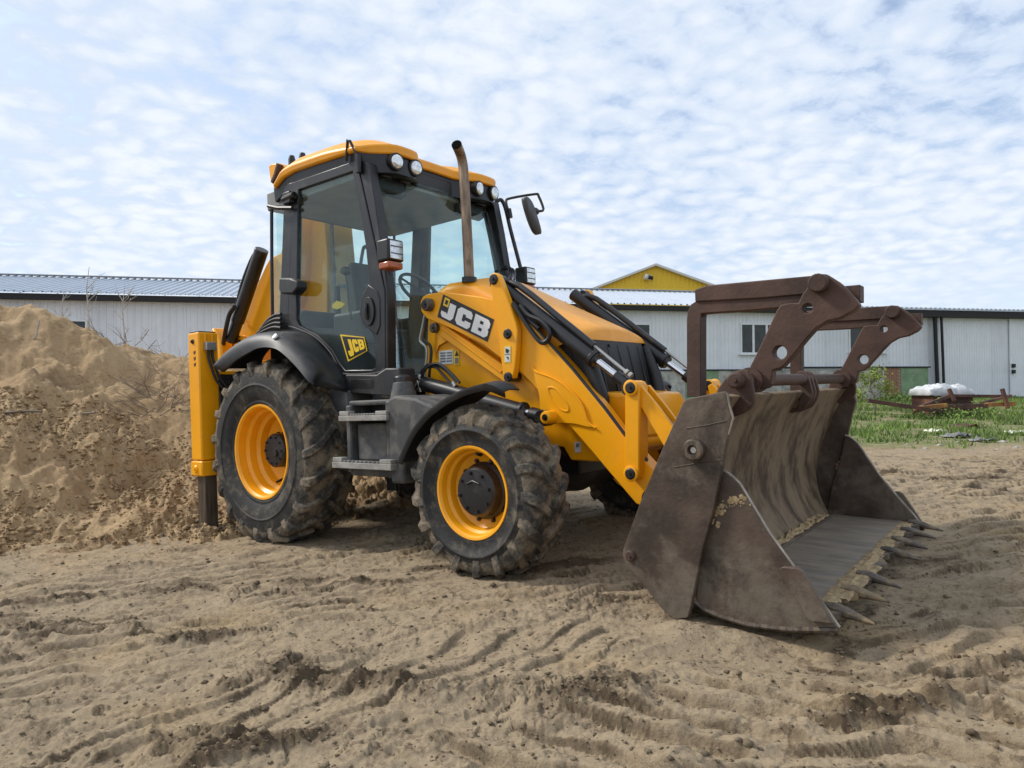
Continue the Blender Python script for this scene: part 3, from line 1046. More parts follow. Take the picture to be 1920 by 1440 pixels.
# yellow gabled building behind the shed
YD = 62.0
ga, gl = UW(1228, 500, y=YD), UW(1106, 547, y=YD)
half, rise = ga[0] - gl[0], ga[2] - gl[2]
gr = tag(empty('gabled_building', None, (ga[0], YD, 0)), 'yellow gabled metal building showing over the shed roof', 'building')
pr = []
nb = 60
vs, fs = [], []
for k in range(nb + 1):
    x = -half + 2 * half * k / nb
    zt = gl[2] + rise * (1 - abs(x) / half)
    y = -0.05 if k % 2 else 0.0
    vs += [(x, y, gl[2] - 3.0), (x, y, zt)]
fs = [(2 * k, 2 * k + 2, 2 * k + 3, 2 * k + 1) for k in range(nb)]
link('gable_wall', raw(vs, fs, 'gable_wall'), 'yellow_wall', gr, smooth=False)
for sg in (-1, 1):
    prism('roof_slope', [(0, ga[2] + 0.02), (0, ga[2] + 0.22), (sg * (half + 0.7), gl[2] + 0.22 - rise * 0.7 / half), (sg * (half + 0.7), gl[2] + 0.02 - rise * 0.7 / half)], -0.5, 22, 'trim', gr, 0)
box('body', (-half + 0.1, 0.15, -0.5), (half - 0.1, 21, gl[2] - 0.1), 'yellow_wall', gr, 0)
vl = UW(1212, 520, y=YD)
lm = MB().tube([(vl[0] - ga[0] - 0.25, -0.5, vl[2]), (vl[0] - ga[0] + 0.3, -0.35, vl[2] - 0.12)], 0.26, 14).make('vent_hood', 'trim', gr)
MB().tube([(vl[0] - ga[0] + 0.02, -0.62, vl[2] - 0.06), (vl[0] - ga[0] + 0.42, -0.40, vl[2] - 0.15)], 0.19, 12).make('vent_mouth', 'fascia', gr)

# ================================================================== the machine
ROOT = empty('backhoe_loader')
mw = Matrix.Identity(4)
for i in range(3):
    for j in range(3):
        mw[i][j] = RTOW[i][j]
    mw[i][3] = TTOW[i]
ROOT.matrix_world = mw
tag(ROOT, 'yellow and black backhoe loader standing on mud with its rusty front bucket lowered', 'backhoe loader')


# ---- wheels
def make_tyre(name, Rt, W, rim_r, lug_h, nl, lug_w, sgn, parent, sink=0.0):
    Rc = Rt - lug_h
    b = MB()
    prof = [(rim_r - 0.012, -W * 0.40), (rim_r + 0.02, -W * 0.435), (rim_r + 0.035, -W * 0.425), (rim_r + 0.07, -W * 0.47), ((rim_r + Rc) / 2 - 0.018, -W * 0.498), ((rim_r + Rc) / 2 - 0.012, -W * 0.5 - 0.006), ((rim_r + Rc) / 2 - 0.004, -W * 0.5 - 0.006), ((rim_r + Rc) / 2 + 0.002, -W * 0.5), (Rc - 0.075, -W * 0.485),
            (Rc - 0.03, -W * 0.455), (Rc - 0.005, -W * 0.38), (Rc + 0.004, -W * 0.2), (Rc + 0.006, 0)]
    prof = prof + [(r, -y) for r, y in prof[::-1][1:]]
    b.lathe(prof, n=112)
    nf_c = len(b.f)
    for side in (-1, 1):
        for k in range(nl):
            a0 = 2 * math.pi * (k + (0.5 if side > 0 else 0)) / nl
            st = []
            for t, rr, hh, da in ((-0.04, Rc + 0.004, lug_h * 0.8, -0.02), (0.03, Rc + 0.004, lug_h, 0.0), (0.18, Rc, lug_h, 0.35), (0.33, Rc - 0.004, lug_h * 0.98, 0.68), (0.43, Rc - 0.018, lug_h * 0.92, 0.88),
                                  (0.468, Rc - 0.042, lug_h * 0.62, 0.97), (0.485, Rc - 0.070, lug_h * 0.28, 1.02), (0.490, Rc - 0.10, 0.001, 1.04)):
                a = a0 - sgn * (1 - da) * 0.62 * (2 * math.pi / nl) * 1.25
                jit = 1 + 0.16 * (rng.random() - 0.5)
                out_y = side * W * t
                # outward normal: radial over the tread, turning sideways on the shoulder
                tilt = min(1.0, max(0.0, (t - 0.36) / 0.13)) * 1.25
                nr, ny = math.cos(tilt), math.sin(tilt) * side
                wb, wt = lug_w * jit, lug_w * 0.66 * jit
                row = []
                for off, h_ in ((-wb / 2, -0.008), (-wt / 2, hh), (wt / 2, hh), (wb / 2, -0.008)):
                    r2 = rr + nr * h_
                    y2 = out_y + ny * h_
                    aa = a + off / rr
                    row.append((r2 * math.cos(aa), y2, r2 * math.sin(aa)))
                st.append(row)
            vs, fs = loft(st)
            fs = [f for f in fs]
            n = len(st)
            fs.append((0, 1, 2, 3))
            fs.append((4 * (n - 1) + 3, 4 * (n - 1) + 2, 4 * (n - 1) + 1, 4 * (n - 1)))
            b.add(vs, fs)
    me = raw(b.v, b.f, name)
    bm = bmesh.new()
    bm.from_mesh(me)
    bmesh.ops.recalc_face_normals(bm, faces=bm.faces)
    bm.to_mesh(me)
    bm.free()
    # mud caked on unevenly, and the flat where the tyre stands
    co = np.empty(len(me.vertices) * 3)
    me.vertices.foreach_get('co', co)
    co = co.reshape(-1, 3)
    r = np.hypot(co[:, 0], co[:, 2])
    an = np.arctan2(co[:, 2], co[:, 0])
    k = sstep(Rc - 0.09, Rc, r)
    nn = perlin(an * Rt * 11, co[:, 1] * 11, 5) + 0.6 * perlin(an * Rt * 27, co[:, 1] * 27, 6)
    r2 = r + k * 0.011 * nn
    co[:, 0] *= r2 / np.maximum(r, 1e-6)
    co[:, 2] *= r2 / np.maximum(r, 1e-6)
    co[:, 1] += k * 0.006 * perlin(an * 30, co[:, 1] * 20, 9)
    me.vertices.foreach_set('co', co.ravel())
    me.materials.append(M['tyre'])
    me.materials.append(M['tread'])
    mi = np.zeros(len(me.polygons), np.int32)
    cen = np.empty(len(me.polygons) * 3)
    me.polygons.foreach_get('center', cen)
    cen = cen.reshape(-1, 3)
    mi[np.hypot(cen[:, 0], cen[:, 2]) > Rc - 0.085] = 1
    me.polygons.foreach_set('material_index', mi)
    me.update()
    return link(name, me, None, parent, 0.006, 1, True, 38)


def studs(b, n, rad, y, r=0.011, l=0.02, ph=0.0):
    for k in range(n):
        a = 2 * math.pi * k / n + ph
        b.lathe([(0, y - l), (r * 0.8, y - l), (r, y - l * 0.7), (r, y), (0, y)], n=8, c=(rad * math.cos(a), 0, rad * math.sin(a)))


def make_wheel(name, cx, cz, yface, Rt, W, rim_r, lug_h, nl, lug_w, sgn, rear):
    yc = yface - 0.0 + W * 0.42          # centre plane; rim flange sits at yface
    wl = empty(name, ROOT, (cx, yc, cz))
    make_tyre('tyre', Rt, W, rim_r, lug_h, nl, lug_w, sgn, wl)
    y0 = yface - yc
    b = MB()
    if rear:
        prof = [(rim_r - 0.006, y0 + 0.014), (rim_r + 0.004, y0 + 0.004), (rim_r, y0 - 0.004), (rim_r - 0.014, y0 - 0.002), (rim_r - 0.026, y0 + 0.014), (rim_r - 0.032, y0 + 0.075), (rim_r - 0.052, y0 + 0.095),
                (rim_r - 0.058, y0 + 0.15), (rim_r - 0.085, y0 + 0.17), (rim_r - 0.095, y0 + 0.225), (rim_r - 0.16, y0 + 0.25), (0.10, y0 + 0.255), (0, y0 + 0.255)]
    else:
        prof = [(rim_r - 0.006, y0 + 0.012), (rim_r + 0.004, y0 + 0.004), (rim_r, y0 - 0.004), (rim_r - 0.012, y0 - 0.002), (rim_r - 0.022, y0 + 0.012), (rim_r - 0.028, y0 + 0.05), (rim_r - 0.042, y0 + 0.065),
                (rim_r - 0.050, y0 + 0.105), (rim_r - 0.07, y0 + 0.12), (0.16, y0 + 0.135), (0.06, y0 + 0.14), (0, y0 + 0.14)]
    b.lathe(prof, n=80)
    b.lathe([(rim_r - 0.03, y0 + 0.09), (rim_r - 0.03, y0 + W * 0.8), (0.1, y0 + W * 0.8)], n=48)
    b.make('rim', 'yellow_clean', wl, angle=24)
    h = MB()
    if rear:
        yd = y0 + 0.255
        h.lathe([(0.150, yd), (0.150, yd - 0.022), (0.136, yd - 0.03), (0.132, y0 + 0.125), (0.120, y0 + 0.112), (0.05, y0 + 0.108), (0, y0 + 0.108)], n=40)
        studs(h, 8, 0.175, yd, 0.015, 0.03)
        h.lathe([(0.03, y0 + 0.109), (0.03, y0 + 0.098), (0, y0 + 0.098)], n=6, c=(0.03, 0, -0.02))
        for k in range(10):
            a = 2 * math.pi * k / 10
            h.lathe([(0, y0 + 0.10), (0.009, y0 + 0.10), (0.009, y0 + 0.114), (0, y0 + 0.114)], n=6, c=(0.105 * math.cos(a), 0, 0.105 * math.sin(a)))
    else:
        yd = y0 + 0.138
        h.lathe([(0.165, yd), (0.165, yd - 0.03), (0.150, yd - 0.042), (0.142, y0 + 0.045), (0.128, y0 + 0.028), (0.06, y0 + 0.022), (0, y0 + 0.022)], n=40)
        studs(h, 10, 0.178, yd, 0.013, 0.028)
        for k in range(8):
            a = 2 * math.pi * k / 8 + 0.2
            h.lathe([(0, y0 + 0.012), (0.010, y0 + 0.012), (0.010, y0 + 0.03), (0, y0 + 0.03)], n=6, c=(0.11 * math.cos(a), 0, 0.11 * math.sin(a)))
        h.tube([(0.05, y0 + 0.016, 0.05), (0.0, y0 + 0.016, 0.065), (-0.05, y0 + 0.016, 0.045)], 0.005, 6)
    h.make('hub', 'black', wl, angle=30)
    v = MB().tube([(0.0, y0 + (0.2 if rear else 0.1), rim_r * (-0.62 if rear else 0.78)), (0.0, y0 + (0.13 if rear else 0.06), rim_r * (-0.68 if rear else 0.82))], 0.011, 8)
    v.make('valve', 'rubber', wl)
    return wl


RWH = make_wheel('rear_wheel', 0.0, 0.6715, -1.044, 0.715, 0.44, 0.362, 0.036, 19, 0.078, -1, True)
FWH = make_wheel('front_wheel', 2.17, 0.4809, -1.0734, 0.497, 0.335, 0.264, 0.032, 17, 0.070, 1, False)
mirrored(RWH)
mirrored(FWH)

# ---- chassis, axles
prism('chassis_frame', S(-0.42, [(803, 590), (985, 600), (1060, 700), (1118, 770), (1150, 830), (1120, 866), (1070, 863), (1056, 838), (1000, 836), (960, 800), (795, 770)]), -0.42, 0.42, 'yellow', ROOT, 0.01)
xf = U(1140, 767, Y=-0.36)[0]
prism('nose_weight', [(2.36, 0.70), (2.36, 1.00), (2.50, 1.03), (2.80, 1.00), (2.84, 0.93), (2.84, 0.74), (2.74, 0.68)], -0.36, 0.36, 'yellow', ROOT, 0.015)
box('nose_slot', (2.838, -0.08, 0.83), (2.846, 0.08, 0.85), 'ink_black', ROOT, 0)
MB().box((-0.5, -0.36, 0.62), (2.5, -0.20, 0.80)).box((-0.5, 0.20, 0.62), (2.5, 0.36, 0.80)).box((0.3, -0.45, 0.50), (1.5, 0.45, 0.72)).make('lower_frame', 'black', ROOT, 0.01)
MB().tube([(2.17, -0.82, 0.48), (2.17, -0.4, 0.47), (2.17, 0, 0.50), (2.17, 0.4, 0.47), (2.17, 0.82, 0.48)], [0.10, 0.09, 0.15, 0.09, 0.10], 16, smoothed=4).box((1.95, -0.3, 0.5), (2.40, 0.3, 0.80)).make('front_axle', 'black', ROOT, 0.01)
MB().tube([(0, -0.80, 0.67), (0, -0.3, 0.67), (0, 0, 0.67), (0, 0.3, 0.67), (0, 0.80, 0.67)], [0.12, 0.11, 0.20, 0.11, 0.12], 16, smoothed=4).make('rear_axle', 'black', ROOT)
MB().tube([(0.1, 0, 0.62), (2.0, 0, 0.52)], 0.045, 12).make('drive_shaft', 'black', ROOT)
box('bracket_plate', tuple(U(733, 905, Y=-0.5) - np.array([0.05, 0, 0.06])), tuple(U(733, 905, Y=-0.5) + np.array([0.05, 0.03, 0.30])), 'black', ROOT)

# ---- bonnet and grille
bw_ = 0.44
stn = [(1.285, 1.66, .41), (1.30, 1.76, .43), (1.345, 1.82, .44), (1.43, 1.848, .44), (1.64, 1.845, .44), (1.80, 1.765, .44), (2.0, 1.665, .44), (2.2, 1.565, .44), (2.40, 1.465, .435), (2.49, 1.42, .43), (2.525, 1.395, .42), (2.53, 1.385, .41)]
rows = []
for x, zt, hw in stn:
    row = []
    drop = 0.42 if x < 2.05 else 0.42 - (x - 2.05) * 0.80
    drop = max(0.035, drop)
    zt = max(zt, 1.36)
    for y, dz in [(-hw, -drop), (-hw, -0.075), (-hw + 0.012, -0.040), (-hw + 0.045, -0.012), (-hw + 0.10, 0.0), (-0.2, 0.026), (0, 0.034)]:
        row.append((x, y, zt + dz))
    row = row + [(x, -y, z) for x, y, z in row[::-1][1:]]
    rows.append(row)
vs, fs = loft(rows)
n = len(rows[0])
fs.append(tuple(range(n))[::-1])
fs.append(tuple((len(rows) - 1) * n + k for k in range(n)))
link('bonnet', fix_normals(raw(vs, fs, 'bonnet')), 'yellow_roof', ROOT, 0.012, 2, True, 32)
# black engine side panels and the front grille
gy = 0.405
gr_prof = [(2.06, 0.86), (2.06, 1.52), (2.20, 1.50), (2.49, 1.37), (2.515, 1.36), (2.60, 0.98), (2.58, 0.86)]
prism('engine_cowl', gr_prof, -gy, gy, 'plastic', ROOT, 0.03, seg=3)
for sg in (-1, 1):
    prism('side_grille', [(2.14, 0.95), (2.12, 1.43), (2.24, 1.41), (2.44, 1.31), (2.50, 1.0)], sg * gy, sg * (gy + 0.006), 'grille', ROOT, 0)
MB().box((2.545, -0.33, 0.0), (2.549, 0.33, 0.0001)).v
fr_a, fr_b = np.array([2.527, 1.345]), np.array([2.602, 0.99])
q = [(fr_a[0] + 0.003, -0.34, fr_a[1]), (fr_a[0] + 0.003, 0.34, fr_a[1]), (fr_b[0] + 0.003, 0.34, fr_b[1]), (fr_b[0] + 0.003, -0.34, fr_b[1])]
solid(link('front_grille', raw(q, [(0, 1, 2, 3)]), 'grille', ROOT), 0.012)
for k in range(-2, 3):
    yk = k * 0.135
    MB().tube([(fr_a[0] + 0.012, yk, fr_a[1] - 0.02), (fr_b[0] + 0.012, yk, fr_b[1] + 0.02)], 0.006, 6).make('grille_bar', 'black', ROOT)
for sg in (-1, 1):
    MB().tube([(2.535, sg * 0.385, 1.33), (2.60, sg * 0.40, 1.12), (2.63, sg * 0.385, 0.97), (2.60, sg * 0.36, 0.88)], [0.028, 0.045, 0.05, 0.04], 12, smoothed=4).make('grille_corner', 'plastic', ROOT)
lp = U(1012 + 240, 0, Y=0)
MB().lathe([(0, -0.01), (0.012, -0.01), (0.012, 0.0), (0, 0.0)], n=10, c=(2.546, -0.12, 1.315)).make('grille_latch', 'black', ROOT)

# ---- loader arms (one side, then the other)
LOADER = []
YA = -0.52
arm = prism('loader_arm', S(YA, [(788, 566), (793, 556), (802, 551), (833, 547), (900, 556), (965, 572), (1005, 620), (1070, 692), (1130, 765), (1180, 832), (1211, 866), (1226, 882), (1215, 908), (1200, 948), (1192, 944),
                                 (1110, 847), (1060, 790), (1015, 738), (968, 690), (942, 674), (905, 646), (850, 618), (800, 597), (790, 584)]), YA, YA + 0.11, 'yellow', ROOT, 0.006)
LOADER.append(arm)
gus = prism('gusset_plate', S(YA, [(1000, 688), (1013, 742), (1016, 793), (1030, 796), (1055, 793), (1080, 795), (1104, 801), (1118, 801), (1104, 790), (1092, 757), (1072, 733), (1048, 713), (1012, 698)]), YA - 0.012, YA + 0.02, 'yellow', arm, 0.004)
ov = curve2(S(YA, [(1030, 728), (1040, 727), (1052, 737), (1066, 758), (1067, 770), (1055, 768), (1042, 755), (1033, 741)]), 5, True)
MB().tube([(p[0], YA - 0.012, p[1]) for p in ov] + [(ov[0][0], YA - 0.012, ov[0][1])], 0.006, 6, False).make('pressed_oval', 'yellow', arm)
rd = curve2(S(YA, [(1000, 687), (1006, 697), (1040, 710), (1068, 730), (1092, 757), (1104, 790), (1118, 802)]), 5)
MB().tube([(p[0], YA - 0.011, p[1]) for p in rd], 0.006, 6).make('weld_rib', 'yellow', arm)
edge = S(YA, [(968, 574), (1005, 620), (1070, 692), (1130, 765), (1180, 832), (1211, 866)])
MB().tube([(p[0], YA + 0.015, p[1] + 0.004) for p in edge], 0.012, 8).make('top_pipe', 'black', arm)
for (px, py, r, y) in ((797, 571, .040, YA - 0.05), (1022, 783, .036, YA - 0.09)):
    x, z = S(y, [(px, py)])[0]
    MB().lathe([(0, y + 0.004), (r * 0.55, y + 0.004), (r * 0.6, y - 0.004), (r, y), (r * 1.15, y + 0.012), (r * 1.15, YA + 0.02)], n=24, c=(x, 0, z)).make('boss', 'yellow' if px > 900 else 'steel_leg', arm)
    pin('pivot_pin', x, z, r * 0.62, y - 0.006, y + 0.02, 'black', arm)

YL = -0.575
lever = prism('tilt_lever', S(YL, [(919, 530), (917, 520), (920, 514), (926, 511), (933, 514), (938, 525), (955, 570), (967, 606), (970, 618), (968, 660), (965, 692), (962, 708), (955, 715), (947, 713), (943, 704), (940, 680), (933, 613), (921, 547)]), YL, YL + 0.05, 'yellow', ROOT, 0.006)
for px, py, r in ((926, 524, .038), (952, 626, .036), (953, 707, .036)):
    x, z = S(YL, [(px, py)])[0]
    pin('lever_pin', x, z, r * 0.9, YL - 0.014, YL + 0.1, 'black', lever)
LOADER.append(lever)
link_ = prism('parallel_link', S(-0.49, [(811, 606), (817, 602), (826, 605), (942, 684), (958, 700), (958, 716), (944, 716), (822, 628), (811, 622)]), -0.49, -0.43, 'yellow', ROOT, 0.006)
rb = S(-0.492, [(830, 616), (940, 698)])
MB().tube([(rb[0][0], -0.49, rb[0][1]), (rb[1][0], -0.49, rb[1][1])], 0.010, 8).make('link_rib', 'yellow', link_)
x, z = S(-0.5, [(816, 615)])[0]
pin('link_pin', x, z, 0.036, -0.53, -0.42, 'steel_leg', link_)
LOADER.append(link_)

# tilt ram
def ram(name, a, b, y, r, rod, f0, f1, eye=True, gland=1.18):
    A, B = np.array([a[0], y, a[1]]), np.array([b[0], y, b[1]])
    d = B - A
    c = MB().tube([A + d * 0.0, A + d * f0], r, 20).tube([A + d * (f0 - 0.035), A + d * (f0 - 0.012)], r * gland, 20).make(name, 'black', ROOT, 0.004)
    MB().tube([A + d * (f0 - 0.01), A + d * f1], rod, 14).make('ram_rod', 'chrome', c)
    MB().tube([A + d * f1, A + d * 0.985], rod * 1.55, 14).lathe([(0, -0.045), (r * 0.95, -0.045), (r * 0.95, 0.045), (0, 0.045)], n=20, c=tuple(B)).make('rod_end', 'black', c)
    return c


ta, tb = S(-0.47, [(928, 527), (1184, 727)])
tr_ = ram('tilt_ram', ta, tb, -0.47, 0.047, 0.022, 0.775, 0.90)
dA, dB = np.array([ta[0], -0.47, ta[1]]), np.array([tb[0], -0.47, tb[1]])
dd = dB - dA
up_ = np.array([-dd[2], 0, dd[0]]) / np.hypot(dd[0], dd[2])
MB().tube([dA + dd * 0.06 + up_ * 0.02, dA + dd * 0.16 + up_ * 0.075, dA + dd * 0.5 + up_ * 0.068, dA + dd * 0.72 + up_ * 0.062], 0.021, 12, smoothed=3).make('feed_pipe', 'black', tr_)
MB().tube([dA + dd * 0.72 + up_ * 0.062, dA + dd * 0.93 + up_ * 0.055], 0.010, 8).make('indicator_rod', 'zinc', tr_)
for f_ in (0.93, 0.955):
    MB().tube([dA + dd * f_ + up_ * 0.055, dA + dd * (f_ + 0.015) + up_ * 0.055], 0.018, 10).make('pipe_fitting', 'zinc', tr_)
MB().tube([dA + dd * 0.10 - up_ * 0.03 + [0, -.05, 0], dA + dd * 0.2 - up_ * 0.045 + [0, -.05, 0], dA + dd * 0.42 - up_ * 0.05 + [0, -.05, 0]], 0.013, 8).make('steel_pipe', 'black', tr_)
LOADER.append(tr_)
# hose loops between ram and arm
for off in (0.0, 0.018):
    hp = [(975, 572), (990, 590), (1015, 602), (1030, 622), (1026, 638), (1012, 638), (990, 610), (972, 582), (962, 568)]
    pts = []
    for i, (px, py) in enumerate(hp):
        p = U(px, py + off * 150, Y=-0.545 + off * (0.4 if i < 5 else -0.4))
        pts.append(p)
    LOADER.append(MB().tube(pts, 0.013, 8, smoothed=5).make('hydraulic_hose', 'rubber', ROOT))

# front bell crank, link to the bucket
YV = -0.585
crank = prism('bell_crank', S(YV, [(1172, 732), (1172, 724), (1176, 717), (1184, 713), (1193, 716), (1198, 724), (1198, 888), (1194, 898), (1184, 903), (1175, 899), (1171, 889)]), YV, YV + 0.11, 'yellow', ROOT, 0.006)
for px, py, r in ((1184, 727, .040), (1184, 888, .040)):
    x, z = S(YV, [(px, py)])[0]
    MB().lathe([(r * 1.0, YV - 0.001), (r * 1.12, YV - 0.012), (r * 0.9, YV - 0.016), (0, YV - 0.016)], n=24, c=(x, 0, z)).make('pin_collar', 'yellow', crank)
    pin('crank_pin', x, z, r * 0.8, YV - 0.024, YV + 0.12, 'black', crank)
LOADER.append(crank)
bl = S(-0.56, [(1192, 728), (1201, 722), (1232, 760), (1262, 801), (1275, 830), (1262, 860), (1248, 842), (1198, 757)])
bl2 = bl[:4] + [(bl[3][0] + 0.25, bl[3][1] - 0.42), (bl[3][0] + 0.12, bl[3][1] - 0.50)] + bl[-2:]
bk = prism('bucket_link', bl2, -0.56, -0.535, 'yellow', ROOT, 0.004)
LOADER.append(bk)
bk2 = prism('bucket_link', bl2, -0.465, -0.44, 'yellow', ROOT, 0.004)
LOADER.append(bk2)
web = [(p[0] - 0.0, p[1] - 0.035) for p in bl2[:4]]
LOADER.append(MB().tube([(web[0][0], -0.5, web[0][1]), (web[3][0], -0.5, web[3][1])], 0.018, 8).make('link_pipe', 'tread_plate', ROOT))
# arm tip carries the bucket pivot
tip = S(YA, [(1205, 905)])[0]
LOADER.append(MB().lathe([(0, -0.56), (0.05, -0.56), (0.05, -0.38), (0, -0.38)], n=20, c=(tip[0] + 0.06, 0, tip[1] - 0.08)).make('bucket_pivot', 'black', ROOT))
# lift ram
la, lb = S(-0.56, [(795, 719), (1022, 784)])
lr = ram('lift_ram', la, lb, -0.56, 0.052, 0.030, 0.86, 0.90, gland=1.22)
LOADER.append(lr)
for o in LOADER:
    mirrored(o)
MB().tube([(U(926, 524, Y=YL)[0], -0.40, U(926, 524, Y=YL)[2]), (U(926, 524, Y=YL)[0], 0.40, U(926, 524, Y=YL)[2])], 0.001, 6).v
cx_ = S(-0.5, [(1150, 800)])[0]
bar('cross_tube', (cx_[0], -0.42, cx_[1] - 0.10), (cx_[0], 0.42, cx_[1] - 0.10), 0.06, 'yellow', ROOT)


# ---- lettering
def quad_map(Y, q):
    P = [np.array(p) for p in S(Y, q)]
    return lambda u, v: tuple((P[0] * (1 - u) + P[1] * u) * (1 - v) + (P[3] * (1 - u) + P[2] * u) * v)


LET = {'J': ([(.50, 0), (1, 0), (1, .80), (.82, 1), (.16, 1), (0, .84), (0, .66), (.40, .66), (.44, .72), (.50, .70)], []),
       'C': ([(.18, 0), (.86, 0), (1, .15), (1, .40), (.60, .40), (.60, .30), (.40, .30), (.40, .70), (.60, .70), (.60, .60), (1, .60), (1, .85), (.86, 1), (.18, 1), (0, .82), (0, .18)], []),
       'B': ([(0, 0), (.84, 0), (1, .16), (1, .40), (.92, .5), (1, .60), (1, .84), (.84, 1), (0, 1)], [[(.38, .22), (.60, .22), (.60, .40), (.38, .40)], [(.38, .60), (.60, .60), (.60, .78), (.38, .78)]])}


def letters(word, Y, q, spans, mt, parent, lift=0.003):
    f = quad_map(Y, q)
    for ch, (u0, u1, v0, v1) in zip(word, spans):
        ol, hs = LET[ch]
        g = lambda p: f(u0 + (u1 - u0) * p[0], v0 + (v1 - v0) * p[1])
        prism('letter', [g(p) for p in ol], Y - lift, Y - lift + 0.0022, mt, parent, 0, [[g(p) for p in h] for h in hs])


qd = [(831, 552), (926, 599), (914, 641), (820, 594)]
st = prism('name_decal', S(YA - 0.003, qd), YA - 0.003, YA + 0.001, 'ink_black', arm, 0)
letters('JCB', YA - 0.003, qd, [(.05, .30, .20, .90), (.345, .635, .14, .90), (.675, .97, .12, .90)], 'white', st)
fm = quad_map(YA - 0.003, qd)
prism('logo_square', [fm(.055, .06), fm(.16, .06), fm(.16, .42), fm(.055, .42)], YA - 0.0075, YA - 0.0035, 'ink_yellow', st, 0)
prism('logo_mark', [fm(.085, .15), fm(.135, .15), fm(.135, .33), fm(.085, .33)], YA - 0.009, YA - 0.0077, 'ink_black', st, 0)
sk = prism('warning_sticker', S(YL - 0.002, [(945, 649), (958, 648), (958, 680), (945, 681)]), YL - 0.002, YL + 0.001, 'ink_yellow', lever, 0)
prism('sticker_face', S(YL - 0.004, [(946.5, 651), (956.5, 650), (956.5, 678), (946.5, 679)]), YL - 0.0035, YL - 0.0022, 'label', lever, 0)
for pl in ([(948, 653), (955, 656), (953, 662), (948, 661)], [(949, 668), (954, 670), (953, 675)], [(946.5, 664), (956.5, 663.5), (956.5, 664.5), (946.5, 665)]):
    prism('sticker_mark', S(YL - 0.004, pl), YL - 0.0050, YL - 0.0038, 'ink_black', lever, 0)
l1 = prism('info_label', S(-0.425, [(823, 658), (849, 656), (849, 682), (823, 684)]), -0.425, -0.418, 'label', ROOT, 0)
for k in range(4):
    prism('label_line', S(-0.427, [(825.5, 661 + k * 5.2), (835, 660.4 + k * 5.2), (835, 663 + k * 5.2), (825.5, 663.6 + k * 5.2)]), -0.428, -0.4255, 'ink', l1, 0)
    prism('label_line', S(-0.427, [(837.5, 660.2 + k * 5.2), (847, 659.5 + k * 5.2), (847, 662 + k * 5.2), (837.5, 662.8 + k * 5.2)]), -0.428, -0.4255, 'ink', l1, 0)
l2 = prism('warning_label', S(-0.425, [(851, 657), (861, 656), (861, 684), (851, 685)]), -0.425, -0.418, 'ink_yellow', ROOT, 0)
prism('label_mark', S(-0.427, [(853, 671), (859, 670.5), (859, 681), (853, 682)]), -0.428, -0.4255, 'ink', l2, 0)
prism('label_mark', S(-0.427, [(856, 658), (860, 667), (852.5, 667.5)]), -0.428, -0.4255, 'ink_black', l2, 0)
l3 = prism('small_label', S(-0.425, [(1077, 829), (1088, 828), (1089, 848), (1078, 849)]), -0.425, -0.418, 'label', ROOT, 0)
prism('label_mark', S(-0.427, [(1080, 832), (1086, 831), (1086, 838), (1080, 839)]), -0.428, -0.4255, 'ink', l3, 0)

# ---- pipes and hoses beside the engine
for i, pl in enumerate(([(797, 590), (791, 620), (788, 640), (800, 655), (797, 700), (797, 730)], [(800, 590), (797, 618), (795, 636), (808, 652), (806, 690), (802, 735)])):
    MB().tube([U(px, py, Y=-0.47) for px, py in pl], 0.011, 8, smoothed=4).make('steel_pipe', 'zinc' if i == 0 else 'black', ROOT)
for k, pl in enumerate(([(790, 722), (796, 690), (812, 683), (835, 694), (855, 715)], [(786, 728), (792, 694), (815, 688), (830, 702), (848, 722)], [(772, 735), (788, 712), (800, 690), (822, 682), (846, 700), (862, 718)])):
    MB().tube([U(px, py, Y=-0.56 - 0.012 * k) for px, py in pl], 0.010, 8, smoothed=6).make('hydraulic_hose', 'rubber', ROOT)
for px, py in ((788, 715), (850, 716), (786, 704)):
    c = U(px, py, Y=-0.58)
    MB().tube([c, c + np.array([0.02, 0, -0.03])], 0.016, 8).make('hose_fitting', 'zinc', ROOT)
MB().tube([U(770, 738, Y=-0.6), U(783, 715, Y=-0.6), U(789, 735, Y=-0.6)], 0.008, 6).make('pipe_bracket', 'zinc', ROOT)

# ---- cab
YC = -0.74


def X2(prof, z):
    """x on a (x, z) profile at height z"""
    zs = [p[1] for p in prof]
    xs_ = [p[0] for p in prof]
    return float(np.interp(z, zs, xs_))


door_out = [(551, 341), (668, 300), (690, 400), (706, 474), (721, 545), (723, 692), (706, 701), (645, 703), (633, 687), (619, 661), (591, 633), (556, 616), (539, 611), (543, 500)]
door_in = [(559, 356), (661, 321), (672, 380), (685, 458), (692, 531), (678, 557), (674, 583), (680, 606), (699, 626), (704, 642), (704, 689), (697, 693), (647, 694), (636, 680), (622, 655), (594, 627), (560, 610), (555, 599)]
frame_z = [U(px, py, Y=YC)[2] for px, py in door_out]
dp = S(YC, door_out)
door = prism('cab_door', dp, YC, YC + 0.045, 'cab', ROOT, 0.006, [S(YC, door_in)])
solid(link('door_glass', raw([(x, YC + 0.018, z) for x, z in S(YC, door_in)], [tuple(range(len(door_in)))]), 'glass', door, smooth=False), 0.001)
tr_pts = curve2(S(YC - 0.004, [(541, 612), (556, 616), (591, 632), (619, 660), (633, 686), (645, 701), (704, 700), (721, 690)]), 4)
MB().tube([(p[0], YC - 0.004, p[1]) for p in tr_pts], 0.006, 6).make('door_seal', 'dusty', door)
hx, hz = S(YC, [(693.5, 584)])[0]
hl = S(YC, [(683, 584), (704, 584), (693, 557), (694, 611)])
hr = (hl[1][0] - hl[0][0]) / 2
hv = (hl[2][1] - hl[3][1]) / 2
